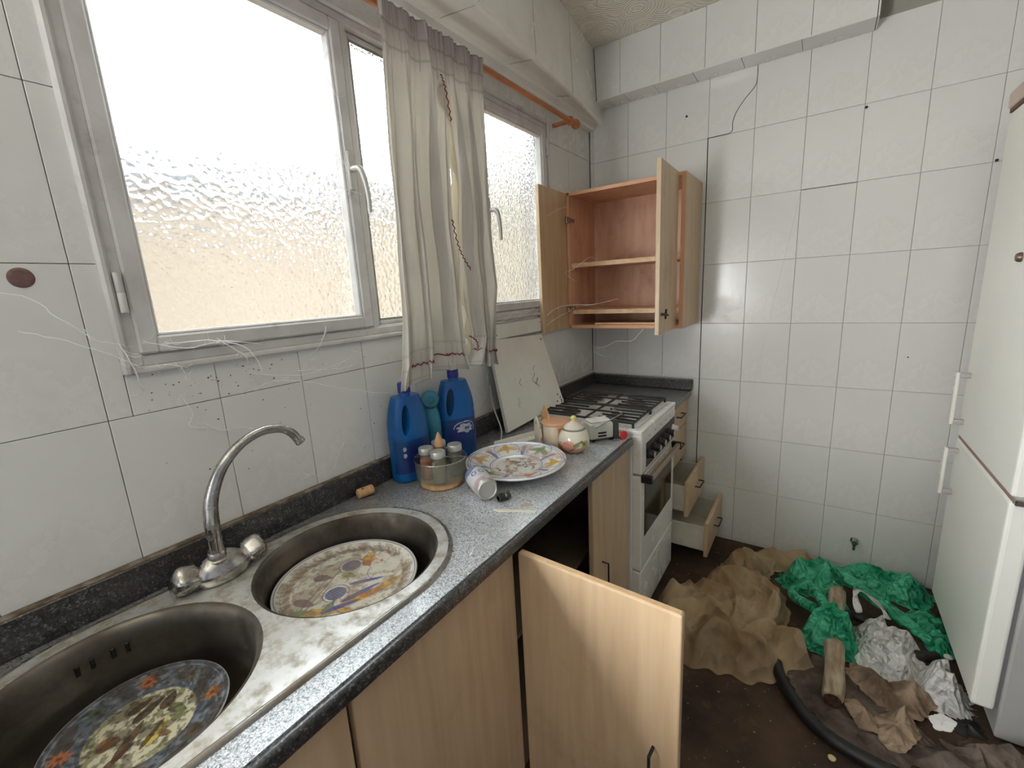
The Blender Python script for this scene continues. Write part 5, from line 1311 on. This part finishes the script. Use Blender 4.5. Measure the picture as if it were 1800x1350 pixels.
hs2 = tube('rubber_hose', [(1.24, 1.87, .05), (1.29, 1.95, .05), (1.33, 2.06, .045), (1.40, 2.04, .035), (1.46, 1.98, .022), (1.53, 1.965, .022), (1.585, 1.99, .022)], .018, M['hose'], None, n=12, sm=6)
tag(hs2, 'short black hose showing under the green strip', 'hose')
pp = crumple('crumpled_paper', [(1.506, 1.636), (1.541, 1.669), (1.575, 1.655), (1.553, 1.604), (1.515, 1.590)], .025, 6.6, M['paper'], z0=.055, nr=14, nt=60, freq=20, rag=.004); tag(pp, 'small crumpled white paper on the grey brown rag', 'paper')
dk = crumple('black_plastic_scrap', [(1.568, 1.702), (1.602, 1.745), (1.643, 1.743), (1.65, 1.686), (1.587, 1.664)], .05, 4.6, M['hose'], z0=.004, nr=18, nt=70, freq=14); tag(dk, 'black plastic scrap tucked beside the foot of the fridge', 'scrap')
# pebbles and crumbs
def pebble(loc, r, seed, m, label, cat='debris', name='plaster_chip', group=None):
    bm = bmesh.new(); bmesh.ops.create_icosphere(bm, subdivisions=2, radius=r)
    for v in bm.verts: v.co *= 1+.4*noise.noise(v.co*60+Vector((seed, 0, 0))); v.co.z *= .55
    mn = min(v.co.z for v in bm.verts)
    o = from_bm(name, bm, m, None, True); o.location = (loc[0], loc[1], .001-mn); tag(o, label, cat, group); return o
pebble((1.262, 1.377), .011, 1, mat('yellow_chip', srgb(206, 190, 140), rough=.7), 'yellowish plaster chip on the floor beside the hose')
for i, (x, y, r, mm_) in enumerate(((.905, 2.40, .012, 'paper'), (1.22, 2.445, .02, 'paper'), (1.35, 1.36, .009, 'paper'), (1.62, 2.03, .014, 'paper'))):
    pebble((x, y), r, i+5, M[mm_], ('white crumb of plaster behind the brown sacking', 'white plaster lump where the green plastic meets the far wall', 'small white chip in front of the black hose', 'white plaster lump at the end of the green strip')[i])
rnd = random.Random(8); bmd = bmesh.new()
for i in range(520):
    x, y = rnd.uniform(.62, 1.66), rnd.uniform(1.0, 2.45)
    r = rnd.uniform(.0012, .0045); t_ = bmesh.new(); bmesh.ops.create_icosphere(t_, subdivisions=1, radius=r)
    for v in t_.verts: v.co = Vector((v.co.x*rnd.uniform(.7, 1.6), v.co.y, v.co.z*.5))+Vector((x, y, .0015))
    me = bpy.data.meshes.new('t'); t_.to_mesh(me); t_.free(); bmd.from_mesh(me); bpy.data.meshes.remove(me)
dbr = from_bm('floor_grit', bmd, M['rubble']); tag(dbr, 'scattered grit and crumbs over the brown floor', 'grit', kind='stuff')

# ------------------------------------------------------------------ small things on the walls
vv = empty('water_valve'); tag(vv, 'small metal stop valve low on the far wall', 'valve')
lathe('flange', [(0, 0), (.016, 0), (.016, .004), (.010, .006), (.010, .03), (0, .03)], M['chrome'], vv, n=20, loc=(1.352, D-.0005, .16), rot=Matrix.Rotation(PI/2, 3, 'X'))
lathe('knob', [(0, 0), (.012, 0), (.013, .003), (.012, .014), (0, .015)], M['chrome'], vv, n=20, loc=(1.352, D-.028, .165), rot=Matrix.Rotation(PI/2, 3, 'X'), lobe=.1, nl=5)
tube('outlet', [(1.352, D-.02, .158), (1.352, D-.022, .12)], .006, M['chrome'], vv, n=10)
for i, (x, z, lab) in enumerate(((.52, 2.221, 'dark wall plug high above the wall cabinet'), (1.227, 2.085, 'dark wall plug near the top of the far wall'), (1.631, 1.806, 'dark wall plug in the tiles beside the fridge'), (1.458, 1.06, 'tiny dark wall plug at mid height of the far wall'))):
    o = lathe('wall_plug', [(0, .0), (.005, 0), (.0055, -.003), (.003, -.006), (0, -.007)] if i < 3 else [(0, 0), (.0028, 0), (.0028, -.002), (0, -.003)], M['crack'], None, n=10, loc=(x, D-.0002, z), rot=Matrix.Rotation(-PI/2, 3, 'X'))
    tag(o, lab, 'wall plug')
o = lathe('adhesive_pad', [(0, .0022), (.012, .002), (.016, .001), (.017, 0), (0, 0)], mat('brown_glue', srgb(96, 66, 60), srgb(120, 90, 84), rough=.5, scale=60), None, n=28, loc=(.0004, .168, 1.496), rot=Matrix.Rotation(PI/2, 3, 'Y'))
tag(o, 'round brown glue pad stuck on the tile left of the window', 'pad')
# grime specks under the window
rnd = random.Random(3); bmd = bmesh.new()
for i in range(90):
    y = rnd.gauss(.40, .09) if i < 60 else rnd.uniform(.3, .95); z = (1.27+rnd.gauss(0, .03)) if i < 60 else rnd.uniform(.95, 1.28)
    if not (.27 < y < 1.0 and .93 < z < 1.30): continue
    r = rnd.uniform(.0004, .0017); t_ = bmesh.new(); bmesh.ops.create_icosphere(t_, subdivisions=1, radius=r)
    for v in t_.verts: v.co = Vector((v.co.x*.5+.0008, v.co.y*rnd.uniform(.8, 2)+y, v.co.z+z))
    me = bpy.data.meshes.new('t'); t_.to_mesh(me); t_.free(); bmd.from_mesh(me); bpy.data.meshes.remove(me)
gs = from_bm('grime_specks', bmd, M['crack']); gs.parent = wleft; gs['kind'] = 'stuff'

# ------------------------------------------------------------------ cobwebs
def web(name, lines, label, r=.0006, seed=1, fuzz=0):
    V, F = [], []; rn = random.Random(seed)
    for L in lines:
        P = smooth_path([Vector(p) for p in L], 5)
        P = [p+Vector((rn.uniform(-1, 1), rn.uniform(-1, 1), rn.uniform(-1, 1)))*.0012 for p in P]
        tube_geo(P, r*rn.uniform(.8, 1.5), 4, V, F)
        for _ in range(fuzz):
            i = rn.randrange(len(P)); a = P[i]; b = a+Vector((rn.uniform(-.006, .006), rn.uniform(-.025, .025), rn.uniform(-.015, .015)))
            tube_geo([a, a.lerp(b, .5)+Vector((.003, 0, -.004)), b], r*.45, 3, V, F)
    o = py(name, V, F, M['web']); tag(o, label, 'cobweb', kind='stuff'); return o
web('cobweb', [[(.03, .05, 1.478), (.03, .158, 1.465), (.03, .192, 1.429), (.03, .219, 1.399), (.025, .241, 1.379), (.016, .27, 1.369)], [(.03, .224, 1.404), (.03, .232, 1.382), (.025, .241, 1.376)], [(.002, .147, 1.408), (.03, .198, 1.384), (.03, .254, 1.351), (.002, .329, 1.30)]], 'white cobweb strands on the tiles left of the window corner', .0008, 2, 0)
web('cobweb', [[(.016, .27, 1.37), (.03, .28, 1.33), (.002, .294, 1.27)], [(.016, .321, 1.32), (.04, .353, 1.314), (.03, .363, 1.286), (.002, .373, 1.262)],
    [(.002, .50, 1.268), (.03, .61, 1.245), (.03, .729, 1.255), (.002, .815, 1.275)], [(.002, .49, 1.225), (.03, .536, 1.242), (.03, .608, 1.23), (.03, .702, 1.195), (.03, .822, 1.153), (.002, .935, 1.121)],
    [(.016, .347, 1.36), (.03, .419, 1.359), (.04, .486, 1.335), (.03, .521, 1.276), (.002, .514, 1.25)], [(.002, .637, 1.253), (.03, .688, 1.324), (.016, .714, 1.36)], [(.002, .81, 1.242), (.03, .728, 1.242), (.002, .62, 1.254)],
    [(.016, .31, 1.37), (.03, .374, 1.348), (.03, .453, 1.353), (.014, .538, 1.335)], [(.014, .442, 1.36), (.03, .483, 1.32), (.002, .506, 1.293)]], 'cobwebs strung below the left window sash', .0008, 5, 14)
web('cobweb', [[(.002, .387, 1.178), (.006, .417, 1.15), (.006, .466, 1.142), (.002, .515, 1.113)], [(.002, .356, 1.244), (.006, .37, 1.203), (.006, .36, 1.177), (.002, .396, 1.16)], [(.002, .588, .954), (.006, .614, .964), (.002, .637, .948)], [(.002, .731, 1.02), (.006, .708, .993), (.002, .683, .95)]], 'short cobweb wisps on the tiles above the faucet', .0007, 6, 6)
web('cobweb', [[(.013, .770, 2.05), (.04, .794, 1.994), (.04, .827, 1.938), (.04, .826, 1.841), (.02, .852, 1.789)], [(.013, .79, 1.82), (.03, .823, 1.798), (.02, .845, 1.772)], [(.013, .79, 1.737), (.04, .867, 1.718)]], 'fine cobweb threads across the left sash beside its handle', .0005, 7, 3)
web('cobweb', [[(.09, 2.30, 1.10), (.188, 2.14, 1.112), (.254, 2.1, 1.128), (.302, 2.1, 1.154), (.33, 2.1, 1.155), (.386, 2.12, 1.160), (.42, 2.17, 1.213)], [(.188, 2.1, 1.105), (.23, 2.1, 1.078), (.25, 2.2, 1.06)]], 'cobweb hanging under the open wall cabinet', .0009, 9, 4)
web('cobweb', [[(.030, 1.90, 1.30), (.06, 1.96, 1.334), (.12, 2.03, 1.344), (.20, 2.06, 1.34), (.28, 2.19, 1.36)], [(.022, 1.88, 1.24), (.04, 1.93, 1.27), (.08, 1.98, 1.30), (.13, 2.08, 1.335), (.20, 2.19, 1.312)],
    [(.022, 1.94, 1.765), (.05, 2.0, 1.80), (.03, 2.14, 1.83)], [(.06, 2.16, 1.46), (.06, 2.05, 1.50), (.11, 2.05, 1.52), (.17, 2.1, 1.57), (.18, 2.19, 1.55)]], 'cobwebs across the inner face of the left cabinet door', .0008, 10, 6)
web('cobweb', [[(.016, 1.40, 1.33), (.02, 1.52, 1.30), (.03, 1.62, 1.335), (.02, 1.75, 1.30), (.016, 1.86, 1.34)], [(.016, 1.42, 1.31), (.03, 1.6, 1.30), (.016, 1.8, 1.345)]], 'cobwebs along the sill of the right window', .0008, 11, 18)
